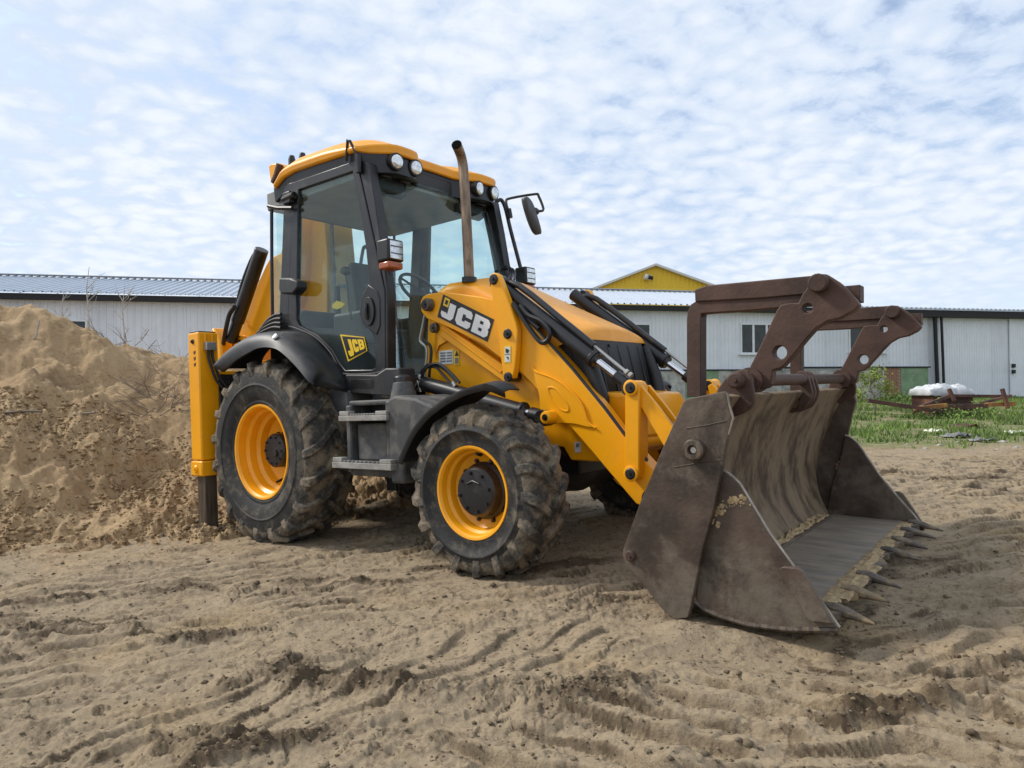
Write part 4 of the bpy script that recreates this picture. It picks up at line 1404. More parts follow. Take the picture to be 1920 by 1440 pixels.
prism('handle_plate', S(YC - 0.004, [(690, 533), (707, 545), (712, 560), (713, 610), (706, 628), (684, 612), (674, 590), (677, 560)]), YC - 0.006, YC + 0.02, 'cab', door, 0.006)
prism('door_handle', [(hx + hr * math.cos(a), hz + hv * math.sin(a)) for a in np.linspace(0, 2 * math.pi, 25)[:-1]], YC - 0.018, YC + 0.01, 'ink_black', door, 0.006)
MB().tube([(hx - 0.01, YC - 0.022, hz + hv * 0.55), (hx - 0.012, YC - 0.03, hz), (hx - 0.01, YC - 0.022, hz - hv * 0.55)], 0.012, 8, smoothed=4).make('handle_grip', 'plastic', door)
# logo on the door pane
qd = [(638, 627), (683, 632), (689, 658), (653, 678)]
prism('logo_border', curve2(S(YC + 0.012, qd), 1, True), YC + 0.010, YC + 0.013, 'ink_yellow', door, 0)
fm = quad_map(YC + 0.0085, qd)
lg = prism('logo_field', [fm(.05, .06), fm(.95, .06), fm(.95, .94), fm(.05, .94)], YC + 0.0075, YC + 0.0095, 'ink_black', door, 0)
letters('JCB', YC + 0.0075, qd, [(.14, .40, .18, .88), (.43, .66, .18, .80), (.69, .93, .18, .78)], 'ink_yellow', lg, 0.003)
mirrored(door)

# pillars: front (near, then far), rear door pillar
ap = prism('front_pillar', S(-0.735, [(669, 297), (690, 305), (702, 373), (712, 440), (720, 490), (726, 540), (728, 700), (722, 700), (722, 545), (707, 472), (691, 398)]), -0.735, -0.655, 'cab', ROOT, 0.008)
mirrored(ap)
cp = prism('rear_pillar', S(YC, [(532, 346), (552, 340), (543, 500), (539, 612), (522, 613), (527, 500), (530, 420)]), YC + 0.002, YC + 0.06, 'cab', ROOT, 0.006)
mirrored(cp)
WS = [(1.135, 1.20), (1.135, 1.75), (1.120, 1.98), (1.050, 2.25), (0.955, 2.60), (0.905, 2.77)]
rows = []
for x, z in WS:
    rows.append([(x + 0.022 * (1 - (y / 0.66) ** 2), y, z) for y in np.linspace(-0.66, 0.66, 13)])
vs, fs = loft(rows)
solid(link('windscreen', raw(vs, fs), 'glass', ROOT, angle=60), 0.001)
# rear quarter panes and rear window with its frame
xq, yq = -0.30, -0.68
z0q, z1q = 1.62, 2.74
c0 = U(531, 400, Y=YC)[0]
qg = link('quarter_glass', raw([(c0 - 0.005, YC + 0.03, z0q), (c0 - 0.005, YC + 0.03, z1q), (xq, yq, z1q), (xq - 0.05, yq, z0q)], [(0, 1, 2, 3)]), 'glass', ROOT, smooth=False)
solid(qg, 0.001)
mirrored(qg)
cpl = MB().tube([(xq, yq, z1q + 0.02), (xq - 0.03, yq, 2.2), (xq - 0.05, yq, z0q), (xq - 0.05, yq, 1.25)], 0.014, 10).make('corner_pillar', 'cab', ROOT)
mirrored(cpl)
rw_ = link('rear_window', raw([(-0.36, -0.62, 1.62), (-0.36, 0.62, 1.62), (-0.33, 0.62, 2.70), (-0.33, -0.62, 2.70)], [(0, 1, 2, 3)]), 'glass', ROOT, smooth=False)
solid(rw_, 0.001)
MB().box((-0.37, -0.68, 1.52), (-0.31, 0.68, 1.62)).box((-0.36, -0.68, 2.66), (-0.30, 0.68, 2.74)).box((-0.37, -0.02, 1.6), (-0.33, 0.02, 2.1)).make('rear_window_frame', 'cab', ROOT, 0.006)
# lower cab body
prism('cab_sill', S(-0.755, [(646, 702), (705, 702), (722, 690), (748, 690), (748, 744), (649, 736)]), -0.755, -0.60, 'plastic', ROOT, 0.012)
prism('sill_recess', S(-0.76, [(655, 711), (700, 711), (699, 728), (658, 728)]), -0.757, -0.752, 'black', ROOT, 0.002)
sp = [(-0.36, 1.10), (-0.36, 1.58), (-0.10, 1.66), (0.10, 1.64), (0.42, 1.46), (0.62, 1.18), (1.10, 1.18), (1.10, 1.08)]
prism('cab_base', sp, -0.70, 0.70, 'interior', ROOT, 0)
prism('rear_wheel_housing', S(-0.76, [(476, 640), (486, 610), (500, 598), (523, 584), (541, 590), (556, 616), (591, 632), (619, 660), (640, 695), (647, 730), (600, 725), (540, 660), (500, 645)]), -0.73, -0.66, 'black', ROOT, 0)
for sg in (-1, 1):
    for k in range(4):
        dx, dy = -3.5 * k * 1.6, 8.5 * k
        L_ = [U(px, py, Y=-0.775) for px, py in ((527, 589 + dy), (516 + dx * 0.25, 591 + dy * 0.9), (503 + dx * 0.6, 600 + dy * 0.86), (494 + dx, 611 + dy * 0.84))]
        MB().tube([(p[0], -sg * p[1] if sg > 0 else p[1], p[2]) for p in L_], 0.014, 8, smoothed=4).make('louvre', 'plastic', ROOT)
MB().box((-0.34, -0.70, 2.66), (0.92, 0.70, 2.80)).make('headliner', 'liner', ROOT, 0.01)

# interior
MB().box((-0.33, -0.62, 1.12), (-0.02, 0.62, 1.80)).make('rear_console', 'interior', ROOT, 0.05, 3)
MB().box((0.875, -0.66, 2.69), (0.945, 0.66, 2.80)).make('front_header', 'ink_black', ROOT, 0.008)
MB().box((0.20, -0.25, 1.46), (0.66, 0.25, 1.60)).make('seat_cushion', 'seat', ROOT, 0.05, 3)
prism('seat_back', [(0.08, 1.52), (0.22, 1.52), (0.20, 2.05), (0.16, 2.22), (0.06, 2.22), (0.03, 2.0)], -0.23, 0.23, 'seat', ROOT, 0.05, seg=3)
for sg in (-1, 1):
    MB().box((0.10, sg * 0.34 - 0.07, 1.48), (0.62, sg * 0.34 + 0.07, 1.76)).make('armrest_console', 'interior', ROOT, 0.03, 3)
    for xk in (0.45, 0.53):
        kb = MB().tube([(xk, sg * 0.34, 1.76), (xk + 0.03, sg * 0.34, 1.92)], 0.008, 8).make('control_lever', 'black', ROOT)
        MB().lathe([(0, -0.03), (0.022, -0.02), (0.028, 0), (0.022, 0.02), (0, 0.03)], n=12, c=(xk + 0.032, sg * 0.34, 1.945)).make('lever_knob', 'ink_black', kb)
kp = U(648, 508, Y=-0.45)
MB().lathe([(0, -0.035), (0.03, -0.03), (0.038, 0), (0.03, 0.03), (0, 0.035)], n=14, c=tuple(kp)).tube([kp, kp + np.array([0.05, 0, -0.4])], 0.009, 8).make('gear_lever', 'ink_black', ROOT)
prism('dashboard', [(0.86, 1.2), (0.80, 1.62), (0.88, 1.84), (0.98, 1.86), (1.06, 1.70), (1.06, 1.2)], -0.24, 0.24, 'interior', ROOT, 0.03)
sw = MB()
ctr, tl = np.array([0.72, 0.0, 1.92]), math.radians(52)
ring = [ctr + 0.185 * (math.cos(a) * np.array([0, 1, 0]) + math.sin(a) * np.array([math.cos(tl), 0, -math.sin(tl)]) * -1) for a in np.linspace(0, 2 * math.pi, 33)]
sw.tube(ring, 0.014, 8, False)
for a in (0.3, 2.4, 4.5):
    sw.tube([ctr, ctr + 0.18 * (math.cos(a) * np.array([0, 1, 0]) - math.sin(a) * np.array([math.cos(tl), 0, -math.sin(tl)]))], 0.010, 6)
sw.tube([ctr, np.array([0.90, 0, 1.72])], 0.03, 10)
sw.make('steering_wheel', 'black', ROOT)
prism('cab_leaf_sticker', S(-0.40, [(625, 572), (633, 564), (640, 566), (649, 570), (642, 577), (634, 580), (626, 578)]), -0.412, -0.408, 'ink_yellow', ROOT, 0)
for sg in (-1, 1):
    prism('sun_visor', [(0.86, 2.56), (0.93, 2.58), (0.94, 2.70), (0.84, 2.70)], sg * 0.30, sg * 0.62, 'ink_black', ROOT, 0.02)

# roof
def xf(y):
    a = abs(y)
    lobe = math.exp(-((a - 0.46) / 0.20) ** 4)
    return 0.965 + 0.155 * lobe - 0.05 * max(0, (a - 0.62) / 0.15) ** 2


YR = 0.775
rows_t, rows_b = [], []
ys = np.concatenate([np.linspace(-YR, -0.66, 5), np.linspace(-0.60, 0.60, 25), np.linspace(0.66, YR, 5)])
xr0 = -0.235
us = np.concatenate([np.linspace(0, 0.2, 7), np.linspace(0.26, 0.88, 11), np.linspace(0.91, 1.0, 6)])
for u in us:
    rt, rb_ = [], []
    for y in ys:
        yy = abs(y) / YR
        x1 = xf(y)
        xr = xr0 + 0.10 * yy ** 6
        x = xr + u * (x1 - xr)
        # lower edge line of the yellow skirt
        zl = float(np.interp(x, [-0.24, -0.14, -0.02, 0.12, 0.5, 0.88, 1.0, 1.12], [2.715, 2.79, 2.845, 2.860, 2.848, 2.828, 2.80, 2.770]))
        zl += 0.030 * math.exp(-((abs(y) - 0.46) / 0.2) ** 4) * sstep(0.80, 1.0, u)
        zl += 0.055 * math.exp(-((y) / 0.26) ** 4) * sstep(0.75, 1.0, u) * 0.4
        band = 0.085 - 0.020 * sstep(0.6, 1.0, u) - 0.03 * sstep(0.12, 0.0, u)
        crown = 0.075 * (1 - yy ** 4) * sstep(1.0, 0.72, u) * sstep(0.0, 0.25, u)
        edge_ = 0.03 * (1 - sstep(0.86, 1.0, yy)) * sstep(0.0, 0.1, u) * (1 - 0.7 * sstep(0.85, 1, u))
        rt.append((x, y, zl + band + crown + edge_ - 0.03 * (yy ** 10)))
        rb_.append((x - 0.01 * (u - 0.5), y * 0.985, zl))
    rows_t.append(rt)
    rows_b.append(rb_)
nU, nY = len(us), len(ys)
vs = [p for r in rows_t for p in r] + [p for r in rows_b for p in r]
fs = []
o_ = nU * nY
for i in range(nU - 1):
    for k in range(nY - 1):
        a = i * nY + k
        fs.append((a, a + 1, a + nY + 1, a + nY))
        fs.append((o_ + a, o_ + a + nY, o_ + a + nY + 1, o_ + a + 1))
for k in range(nY - 1):
    fs.append((k, o_ + k, o_ + k + 1, k + 1))
    a = (nU - 1) * nY + k
    fs.append((a, a + 1, o_ + a + 1, o_ + a))
for i in range(nU - 1):
    a = i * nY
    fs.append((a, a + nY, o_ + a + nY, o_ + a))
    a = i * nY + nY - 1
    fs.append((a, o_ + a, o_ + a + nY, a + nY))
roof = link('cab_roof', fix_normals(raw(vs, fs)), 'yellow_roof', ROOT, 0.014, 2, True, 45)
# black underside between roof and glass
rows = []
for u in np.linspace(0.03, 0.985, 14):
    r1, r2 = [], []
    for y in np.linspace(-0.74, 0.74, 25):
        xr = xr0 + 0.03
        x = xr + u * (xf(y) - 0.012 - xr)
        zl = float(np.interp(x, [-0.24, -0.14, -0.02, 0.12, 0.5, 0.88, 1.0, 1.12], [2.715, 2.79, 2.845, 2.860, 2.848, 2.828, 2.80, 2.770]))
        r1.append((x, y, zl + 0.03))
    rows.append(r1)
low_ = [[(x * (1 - 0.0), y * 0.985, min(z - 0.04, max(2.675, 2.775 - 0.10 * sstep(0.80, 0.98, x) - 0.09 * sstep(0.05, -0.2, x)))) for x, y, z in r] for r in rows]
vs1, fs1 = loft(rows)
vs2, fs2 = loft(low_)
mb = MB().add(vs1, fs1).add(vs2, [f[::-1] for f in fs2])
nR, nC = len(rows), 25
o_ = nR * nC
ed = []
for k in range(nC - 1):
    ed += [(k, k + 1, o_ + k + 1, o_ + k), ((nR - 1) * nC + k + 1, (nR - 1) * nC + k, o_ + (nR - 1) * nC + k, o_ + (nR - 1) * nC + k + 1)]
for i in range(nR - 1):
    ed += [(i * nC, o_ + i * nC, o_ + (i + 1) * nC, (i + 1) * nC), (i * nC + nC - 1, (i + 1) * nC + nC - 1, o_ + (i + 1) * nC + nC - 1, o_ + i * nC + nC - 1)]
mb.f += ed
mb.make('roof_liner', 'cab', ROOT)
# work lights in the two front lobes
for y in (-0.553, -0.362, 0.362, 0.553):
    zc = 2.752
    xc = xf(y) - 0.004
    hs = MB()
    ax = np.array([1.0, 0.12 * np.sign(y), -0.12])
    ax /= np.linalg.norm(ax)
    c = np.array([xc, y, zc])
    hs.tube([c - ax * 0.10, c - ax * 0.03, c], [0.055, 0.064, 0.062], 24)
    wlg = hs.make('work_light', 'ink_black', ROOT, 0.004)
    MB().tube([c + ax * 0.0005, c + ax * 0.004, c + ax * 0.009], [0.050, 0.048, 0.030], 24).make('lamp_lens', 'lens', wlg)
    MB().tube([c - ax * 0.12 + [-0.03, 0, -0.02], c - ax * 0.13 + [-0.04, 0, -0.09]], [0.055, 0.06], 14).make('lamp_back', 'ink_black', wlg)
for px, py in ((547, 295), (567, 290)):
    c = U(px, py, Y=-0.55)
    MB().tube([c - [0, 0, .20], c - [0, 0, .02], c + [0, 0, .012]], [0.03, 0.03, 0.022], 10).make('roof_bolt', 'black', ROOT)
# wire guard over the near front corner, bracket and lamp on the rear pillar
MB().tube([U(649, 302, Y=-0.755), U(652, 262, Y=-0.775), U(656, 264, Y=-0.775), U(669, 290, Y=-0.755)], 0.011, 8).make('mirror_hoop', 'black', ROOT)
MB().tube([U(672, 290, Y=-0.755), U(673, 324, Y=-0.755)], [0.022, 0.020], 10).make('hinge_post', 'black', ROOT)
MB().tube([U(503, 386, Y=-0.80), U(522, 390, Y=-0.79), U(548, 390, Y=-0.77)], 0.016, 8).make('door_stay', 'ink_black', ROOT)
c = U(540, 372, Y=-0.77)
MB().box(tuple(c - [0.05, 0.02, 0.045]), tuple(c + [0.05, 0.03, 0.05])).tube([c + [-0.06, 0, 0.0], c + [0.09, 0, 0.01]], 0.03, 10).make('door_catch', 'ink_black', ROOT, 0.008)
mbx = [(526, 521), (545, 521), (559, 527), (559, 540), (550, 551), (529, 551), (525, 545)]
prism('marker_lamp', S(-0.83, mbx), -0.84, -0.745, 'plastic', ROOT, 0.012)

# headlamps on the front pillars
zt, zm, zb = U(742, 449, Y=-0.76)[2], U(742, 490, Y=-0.76)[2], U(742, 505, Y=-0.76)[2]
for sg in (-1, 1):
    y0, y1 = (-0.84, -0.695)
    c0_, c1_ = (y0, y1) if sg < 0 else (-y1, -y0)
    hb = MB().box((1.175, c0_, zm), (1.295, c1_, zt)).make('headlamp', 'ink_black', ROOT, 0.014, 3)
    MB().box((1.293, c0_ + 0.018, zm + 0.012), (1.300, c1_ - 0.018, zt - 0.014)).make('lamp_reflector', 'lens', hb, 0.004)
    for zz_ in (0.33, 0.66):
        MB().box((1.2985, c0_ + 0.02, zm + (zt - zm) * zz_ - 0.004), (1.304, c1_ - 0.02, zm + (zt - zm) * zz_ + 0.003)).make('lamp_divider', 'mirror_back', hb, 0)
    MB().box((1.185, c0_ + 0.004, zb), (1.297, c1_ - 0.012, zm - 0.004)).make('indicator', 'amber', hb, 0.012)
    MB().tube([(1.20, sg * 0.72, zm + 0.02), (1.13, sg * 0.70, zm - 0.02), (1.12, sg * 0.68, zm - 0.10)], 0.022, 8).make('lamp_bracket', 'ink_black', hb)

# exhaust stack
ex = [U(880, 528, Y=-0.40), U(875, 420, Y=-0.40), U(870, 335, Y=-0.40), U(868, 310, Y=-0.40), U(864, 291, Y=-0.43), U(856, 271, Y=-0.52)]
ep = MB().tube(ex, [0.036, 0.035, 0.034, 0.034, 0.034, 0.036], 18, False, smoothed=3)
ep.make('exhaust_pipe', 'exhaust', ROOT)
MB().tube([ex[5] + (ex[4] - ex[5]) * 0.45, ex[5] + (ex[5] - ex[4]) * 0.02], 0.0325, 16).make('exhaust_bore', 'soot', ROOT)
MB().tube([U(880, 520, Y=-0.40), U(880, 530, Y=-0.40)], 0.052, 16).make('exhaust_collar', 'black', ROOT)

# far mirror on its arm, grab rail
MB().tube([U(925, 395, Y=0.70), U(927, 384, Y=0.72), U(934, 376, Y=0.75), U(941, 376, Y=0.78), U(948, 392, Y=0.80), U(957, 430, Y=0.80), U(976, 502, Y=0.80)], 0.017, 8, smoothed=4).make('grab_rail', 'black', ROOT)
MB().tube([U(957, 404, Y=0.80), U(952, 392, Y=0.80), U(949, 378, Y=0.83), U(956, 372, Y=0.88), U(1003, 364, Y=1.08), U(1010, 368, Y=1.1), U(1019, 392, Y=1.1), U(1012, 396, Y=1.05)], 0.012, 8, smoothed=3).make('mirror_arm', 'black', ROOT)
MB().tube([U(954, 392, Y=0.80), U(957, 408, Y=0.80)], 0.022, 10).make('arm_clamp', 'black', ROOT)
mo = curve2([U(px, py, X=1.15) for px, py in ((982, 371), (988, 372), (996, 384), (1003, 404), (1011, 432), (1009, 440), (1001, 433), (992, 412), (984, 385))], 3, True)
mir = solid(link('mirror', raw(mo, [tuple(range(len(mo)))]), 'mirror_back', ROOT, 0.01), 0.05)
MB().lathe([(0, -0.04), (0.03, -0.03), (0.035, 0), (0.03, 0.03), (0, 0.04)], n=12, c=tuple(U(1003, 396, X=1.12))).make('mirror_joint', 'black', ROOT)
MB().tube([U(918, 395, Y=0.70), U(932, 455, Y=0.69), U(942, 512, Y=0.69)], 0.028, 8).make('wiper_post', 'black', ROOT)
MB().tube([U(912, 398, Y=0.60), U(925, 450, Y=0.62), U(938, 505, Y=0.62)], 0.010, 6).make('wiper', 'ink_black', ROOT)
for k in range(3):
    MB().tube([U(940 + 4 * k, 505, Y=0.6), U(950 + 5 * k, 498 + 3 * k, Y=0.5), U(957 + 4 * k, 512, Y=0.45), U(952 + 6 * k, 525, Y=0.2)], 0.010, 6, smoothed=4).make('hydraulic_hose', 'rubber', ROOT)

# ---- mudguards
po = [(413, 690), (430, 668), (457, 647), (486, 631), (517, 623), (538, 621), (559, 624), (580, 634), (600, 653), (621, 677), (638, 704), (647, 731)]
pi_ = [(416, 697), (444, 674), (473, 657), (487, 652), (502, 651), (519, 655), (538, 670), (559, 692), (575, 712), (586, 721), (594, 724), (648, 735)]
yo = [-1.06, -1.0, -0.95, -0.90, -0.86, -0.83, -0.81, -0.80, -0.79, -0.78, -0.78, -0.78]
yi = [-1.11] * 9 + [-1.08, -1.0, -0.80]
A_ = curve2([U(p[0], p[1], Y=y) for p, y in zip(po, yo)], 4)
B_ = curve2([U(p[0], p[1], Y=y) for p, y in zip(pi_, yi)], 4)
rows = []
for a, b in zip(A_, B_):
    mid = a * 0.5 + b * 0.5
    c0_ = np.array([0.05, mid[1], 0.72])
    o1 = (mid - c0_)
    o1[1] = 0
    o1 /= np.linalg.norm(o1)
    k_ = 0.045 + 0.02 * np.linalg.norm(a - b)
    ins = a + np.array([0.0, max(0.0, -0.70 - a[1]), 0.0])
    row = [ins]
    for t in (0, .15, .3, .5, .7, .85, .95, 1.0):
        q = a * (1 - t) + b * t + o1 * k_ * math.sin(math.pi * min(1, t * 1.02) ** 1.25) + np.array([0, -0.05, 0]) * math.sin(math.pi * t) ** 1.0
        row.append(q)
    row.append(b - o1 * 0.0 + np.array([0, 0.02, -0.004]))
    rows.append(row)
vs, fs = loft(rows)
rf = link('rear_mudguard', fix_normals(raw(vs, fs)), 'plastic', ROOT, angle=60)
solid(rf, 0.012, -1)
c = U(538, 645, Y=-1.0)
k_ = 0
rw0 = rows[len(rows) * 5 // 11]
cc = np.array(rw0[5])
spot = MB().tube([cc + np.array([0.0, -0.012, 0.008]), cc + np.array([0.0, 0.0, 0.0])], 0.022, 14).make('white_spot', 'white', rf)  # small plain white disc on the mudguard
mirrored(rf)
prism('arch_liner', S(-0.80, [(592, 724), (648, 733), (652, 770), (636, 792), (626, 800), (612, 765), (600, 738)]), -0.80, -0.55, 'dusty', ROOT, 0.01)

ff_o = [(746, 868), (759, 836), (775, 805), (798, 777), (822, 757), (848, 741), (876, 729), (910, 720)]
ff_n = [U(px, py, Y=-1.11) for px, py in ff_o]
ff_n = curve2(ff_n, 4)
rows = []
for i, p in enumerate(ff_n):
    d_ = np.array([p[0] - 2.17, 0, p[2] - 0.48])
    d_ /= np.linalg.norm(d_)
    f_ = sstep(0.6, 1.0, i / (len(ff_n) - 1))
    rows.append([p - d_ * 0.035, p, p + d_ * 0.004 + [0, 0.03, 0], p + d_ * 0.012 + [0, 0.08, 0], p + d_ * 0.012 + [0.0, 0.20 - 0.06 * f_, 0], p + d_ * 0.006 + [0.0, 0.34 - 0.14 * f_, 0.0]])
last = rows[-1]
rows.append([np.array(q) + np.array([0.03, 0.03 * (1 - k / 5), -0.012]) for k, q in enumerate(last)])
rows.append([np.array(q) + np.array([0.075, 0.09 * (1 - k / 5), -0.045]) for k, q in enumerate(last)])
vs, fs = loft(rows)
fg = link('front_mudguard', fix_normals(raw(vs, fs)), 'plastic', ROOT, angle=60)
solid(fg, 0.012, 0)
mirrored(fg)

# ---- steps and tank between the wheels
zs0, zs1 = 0.545, 1.03
x0s, x1s = 0.985, 1.47
stp = MB()
stp.box((x0s, -1.00, zs0), (x0s + 0.05, -0.55, zs1 - 0.03)).box((x1s - 0.06, -1.02, zs0 - 0.02), (x1s, -0.55, zs1 - 0.01)).box((x0s, -0.80, zs0), (x1s, -0.55, zs1)).box((x0s + 0.01, -0.98, zs1 - 0.035), (x1s + 0.02, -0.55, zs1))
stp.box((x0s + 0.08, -0.97, 0.63), (x1s - 0.09, -0.79, 0.875)).box((x0s + 0.02, -0.99, zs0 - 0.02), (x1s, -0.6, zs0 + 0.035))
stp.make('step_box', 'dusty', ROOT, 0.012)
def step_plate(pts, Y0, Y1, th):
    a, b = U(*pts[0], Y=Y0), U(*pts[1], Y=Y0)
    m_ = MB().box((a[0], Y0, a[2] - th), (b[0], Y1, a[2])).box((a[0] + 0.005, Y0 + 0.004, a[2]), (a[0] + 0.10, Y0 + 0.06, a[2] + 0.030)).box((b[0] - 0.11, Y0 + 0.004, a[2]), (b[0] - 0.003, Y0 + 0.05, a[2] + 0.026))
    q = 9
    for k in range(q):
        xk = a[0] + 0.12 + (b[0] - a[0] - 0.26) * k / (q - 1)
        m_.box((xk, Y0 + 0.002, a[2]), (xk + 0.014, Y0 + 0.05, a[2] + 0.012))
    return m_.make('step_tread', 'tread_plate', ROOT, 0.004)
step_plate([(634, 780), (724, 776)], -1.075, -0.80, 0.036)
step_plate([(622, 866), (732, 862)], -1.10, -0.80, 0.040)
tk = [(x1s + 0.003, 0.50), (x1s + 0.003, 1.03), (x1s + 0.08, 1.045), (x1s + 0.27, 1.03), (x1s + 0.33, 0.99)]
fr_p = [(p[0] - 0.01, p[2]) for p in ff_n if p[2] < 0.97][::-1]
tk2 = [(x1s + 0.003, 0.50), (x1s + 0.003, 1.03), (x1s + 0.06, 1.05), (1.72, 1.03)] + [(x - 0.012, z) for x, z in fr_p if z > 0.55] + [(fr_p[-1][0] - 0.01, 0.50)]
prism('fuel_tank', tk2, -1.05, -0.55, 'dusty', ROOT, 0.02, seg=3)
fn = U(757, 745, Y=-0.86)
fl = MB().tube([fn + [0, 0, -0.05], fn + [0, 0, 0.0], fn + [-0.005, 0, 0.10]], [0.10, 0.088, 0.062], 20).make('filler_neck', 'dusty', ROOT, 0.006)
MB().tube([fn + [-0.005, 0, 0.095], fn + [-0.005, 0, 0.135], fn + [-0.005, 0, 0.15]], [0.058, 0.056, 0.03], 10).make('filler_cap', 'black', fl, 0.004)
box('side_tank', (0.95, 0.55, 0.50), (1.75, 1.0, 1.03), 'dusty', ROOT, 0.03)

# ---- rear frame and stabilisers
xc_ = U(371, 620, Y=-1.12)[0]
zt = U(371, 622, Y=-1.12)[2]
zb = U(371, 893, Y=-1.12)[2]
sx0, sx1, sy0, sy1 = xc_ - 0.175, xc_, -1.12, -0.95
leg = empty('stabiliser_leg', ROOT, (0, 0, 0))
body = MB().box((sx0, sy0, zb + 0.13), (sx1, sy1, zt)).make('outer_leg', 'yellow', leg, 0.014, 3)
MB().box((sx0 - 0.006, sy0 - 0.006, zb), (sx1 + 0.006, sy1 + 0.006, zb + 0.125)).make('leg_collar', 'yellow', leg, 0.012)
MB().box((sx0 + 0.012, sy0 + 0.012, zt - 0.002), (sx1 - 0.012, sy1 - 0.012, zt + 0.008)).make('leg_cap', 'black', leg, 0)
MB().box((sx0 + 0.028, sy0 + 0.028, 0.02), (sx1 - 0.028, sy1 - 0.028, zb + 0.05)).make('inner_leg', 'steel_leg', leg, 0.012, 3)
MB().box((sx0 + 0.0, sy0 - 0.01, -0.02), (sx1 + 0.01, sy1 + 0.02, 0.025)).make('foot_pad', 'steel_leg', leg, 0.01)
pin('leg_bolt', sx0 + 0.085, zt - 0.075, 0.022, sy0 - 0.010, sy0 + 0.01, 'black', leg)
pin('leg_bolt', sx0 + 0.085, zb + 0.06, 0.032, sy0 - 0.018, sy0 + 0.01, 'yellow', leg)
for k in range(3):
    prism('leg_mark', [(sx0 + 0.09, zt - 0.16 - 0.05 * k), (sx0 + 0.125, zt - 0.15 - 0.05 * k), (sx0 + 0.125, zt - 0.175 - 0.05 * k), (sx0 + 0.10, zt - 0.185 - 0.05 * k)], sy0 - 0.002, sy0 + 0.002, 'rust', leg, 0)
ym = (sy0 + sy1) / 2
MB().box((sx1, ym - 0.045, zt - 0.155), (sx1 + 0.055, ym + 0.045, zt - 0.085)).make('valve_block', 'zinc', leg, 0.006)
for sg in (-1, 1):
    MB().tube([(sx1 + 0.01, ym + sg * 0.03, zt - 0.09), (sx1 + 0.012, ym + sg * 0.03, zt - 0.02)], 0.009, 8).make('valve_stem', 'yellow', leg)
    MB().tube([(sx1 + 0.03, ym + sg * 0.018, zt - 0.15), (sx1 + 0.03, ym + sg * 0.018, zt - 0.21), (sx1 + 0.04, ym + sg * 0.018 + 0.02, zt - 0.30), (sx1 + 0.055, ym + sg * 0.018 + 0.06, zt - 0.42), (sx1 + 0.08, ym + sg * 0.018 + 0.16, zt - 0.53)], 0.012, 8, smoothed=4).make('leg_hose', 'rubber', leg)
mirrored(leg)
MB().box((-0.98, -0.95, 1.17), (-0.78, 0.95, 1.30)).box((-0.98, -0.95, 0.45), (-0.78, 0.95, 0.62)).box((-0.96, -0.90, 0.5), (-0.80, -0.70, 1.25)).box((-0.96, 0.70, 0.5), (-0.80, 0.90, 1.25)).box((-0.9, -0.35, 0.6), (-0.5, 0.35, 1.3)).make('rear_frame', 'black', ROOT, 0.008)
MB().box((-0.99, -0.96, 1.305), (-0.77, 0.96, 1.335)).make('frame_rail', 'yellow', ROOT, 0.004)
MB().box((-1.15, -0.45, 0.45), (-0.985, 0.15, 1.45)).make('sideshift_carriage', 'yellow', ROOT, 0.01)

# ---- excavator boom folded behind the cab
YB = -0.20
bo = S(YB, [(415, 668), (413, 655), (424, 625), (440, 600), (470, 560), (488, 520), (497, 500), (506, 484), (526, 474), (534, 440), (532, 352), (524, 346), (513, 348), (507, 340), (503, 312), (508, 307), (520, 305), (533, 309), (546, 330), (553, 400), (553, 500), (545, 560), (520, 600), (505, 625), (492, 655), (470, 672), (440, 690), (424, 688)])
boom = prism('excavator_boom', bo, YB, YB + 0.28, 'yellow', ROOT, 0.012)
x, z = S(YB, [(449, 645)])[0]
rb2 = S(YB - 0.012, [(452, 592), (482, 633)])
MB().tube([(rb2[0][0], YB - 0.004, rb2[0][1]), (rb2[1][0], YB - 0.004, rb2[1][1])], 0.012, 8).make('boom_weld', 'yellow', boom)
x, z = S(YB - 0.05, [(449, 645)])[0]
MB().lathe([(0.045, YB - 0.05), (0.085, YB - 0.05), (0.09, YB), (0.045, YB - 0.03)], n=24, c=(x, 0, z)).make('boom_boss', 'yellow', boom)
pin('boom_pin', x, z, 0.05, YB - 0.045, YB + 0.3, 'black', boom)
a, b = U(433, 640, Y=YB - 0.10), U(491, 468, Y=YB - 0.10)
d_ = b - a
brm = MB().tube([a, a + d_ * 0.45], 0.055, 16).tube([a + d_ * 0.22, b], 0.064, 18).make('boom_ram', 'black', ROOT, 0.006)
MB().tube([a + d_ * 0.25 + [-0.09, 0, 0], a + d_ * 0.62 + [-0.13, 0, 0.03], a + d_ * 0.93 + [-0.10, 0, 0.02], a + d_ * 0.98], 0.022, 8, smoothed=4).make('ram_pipe', 'rubber', brm)
MB().tube([U(440, 575, Y=YB - 0.2), U(430, 590, Y=YB - 0.2), U(423, 620, Y=YB - 0.2), U(418, 650, Y=YB - 0.1)], 0.022, 8, smoothed=4).make('boom_hose', 'rubber', brm)
prism('king_post', S(YB, [(414, 640), (426, 615), (440, 640), (446, 690), (420, 695)]), YB - 0.16, YB - 0.02, 'yellow', ROOT, 0.02)
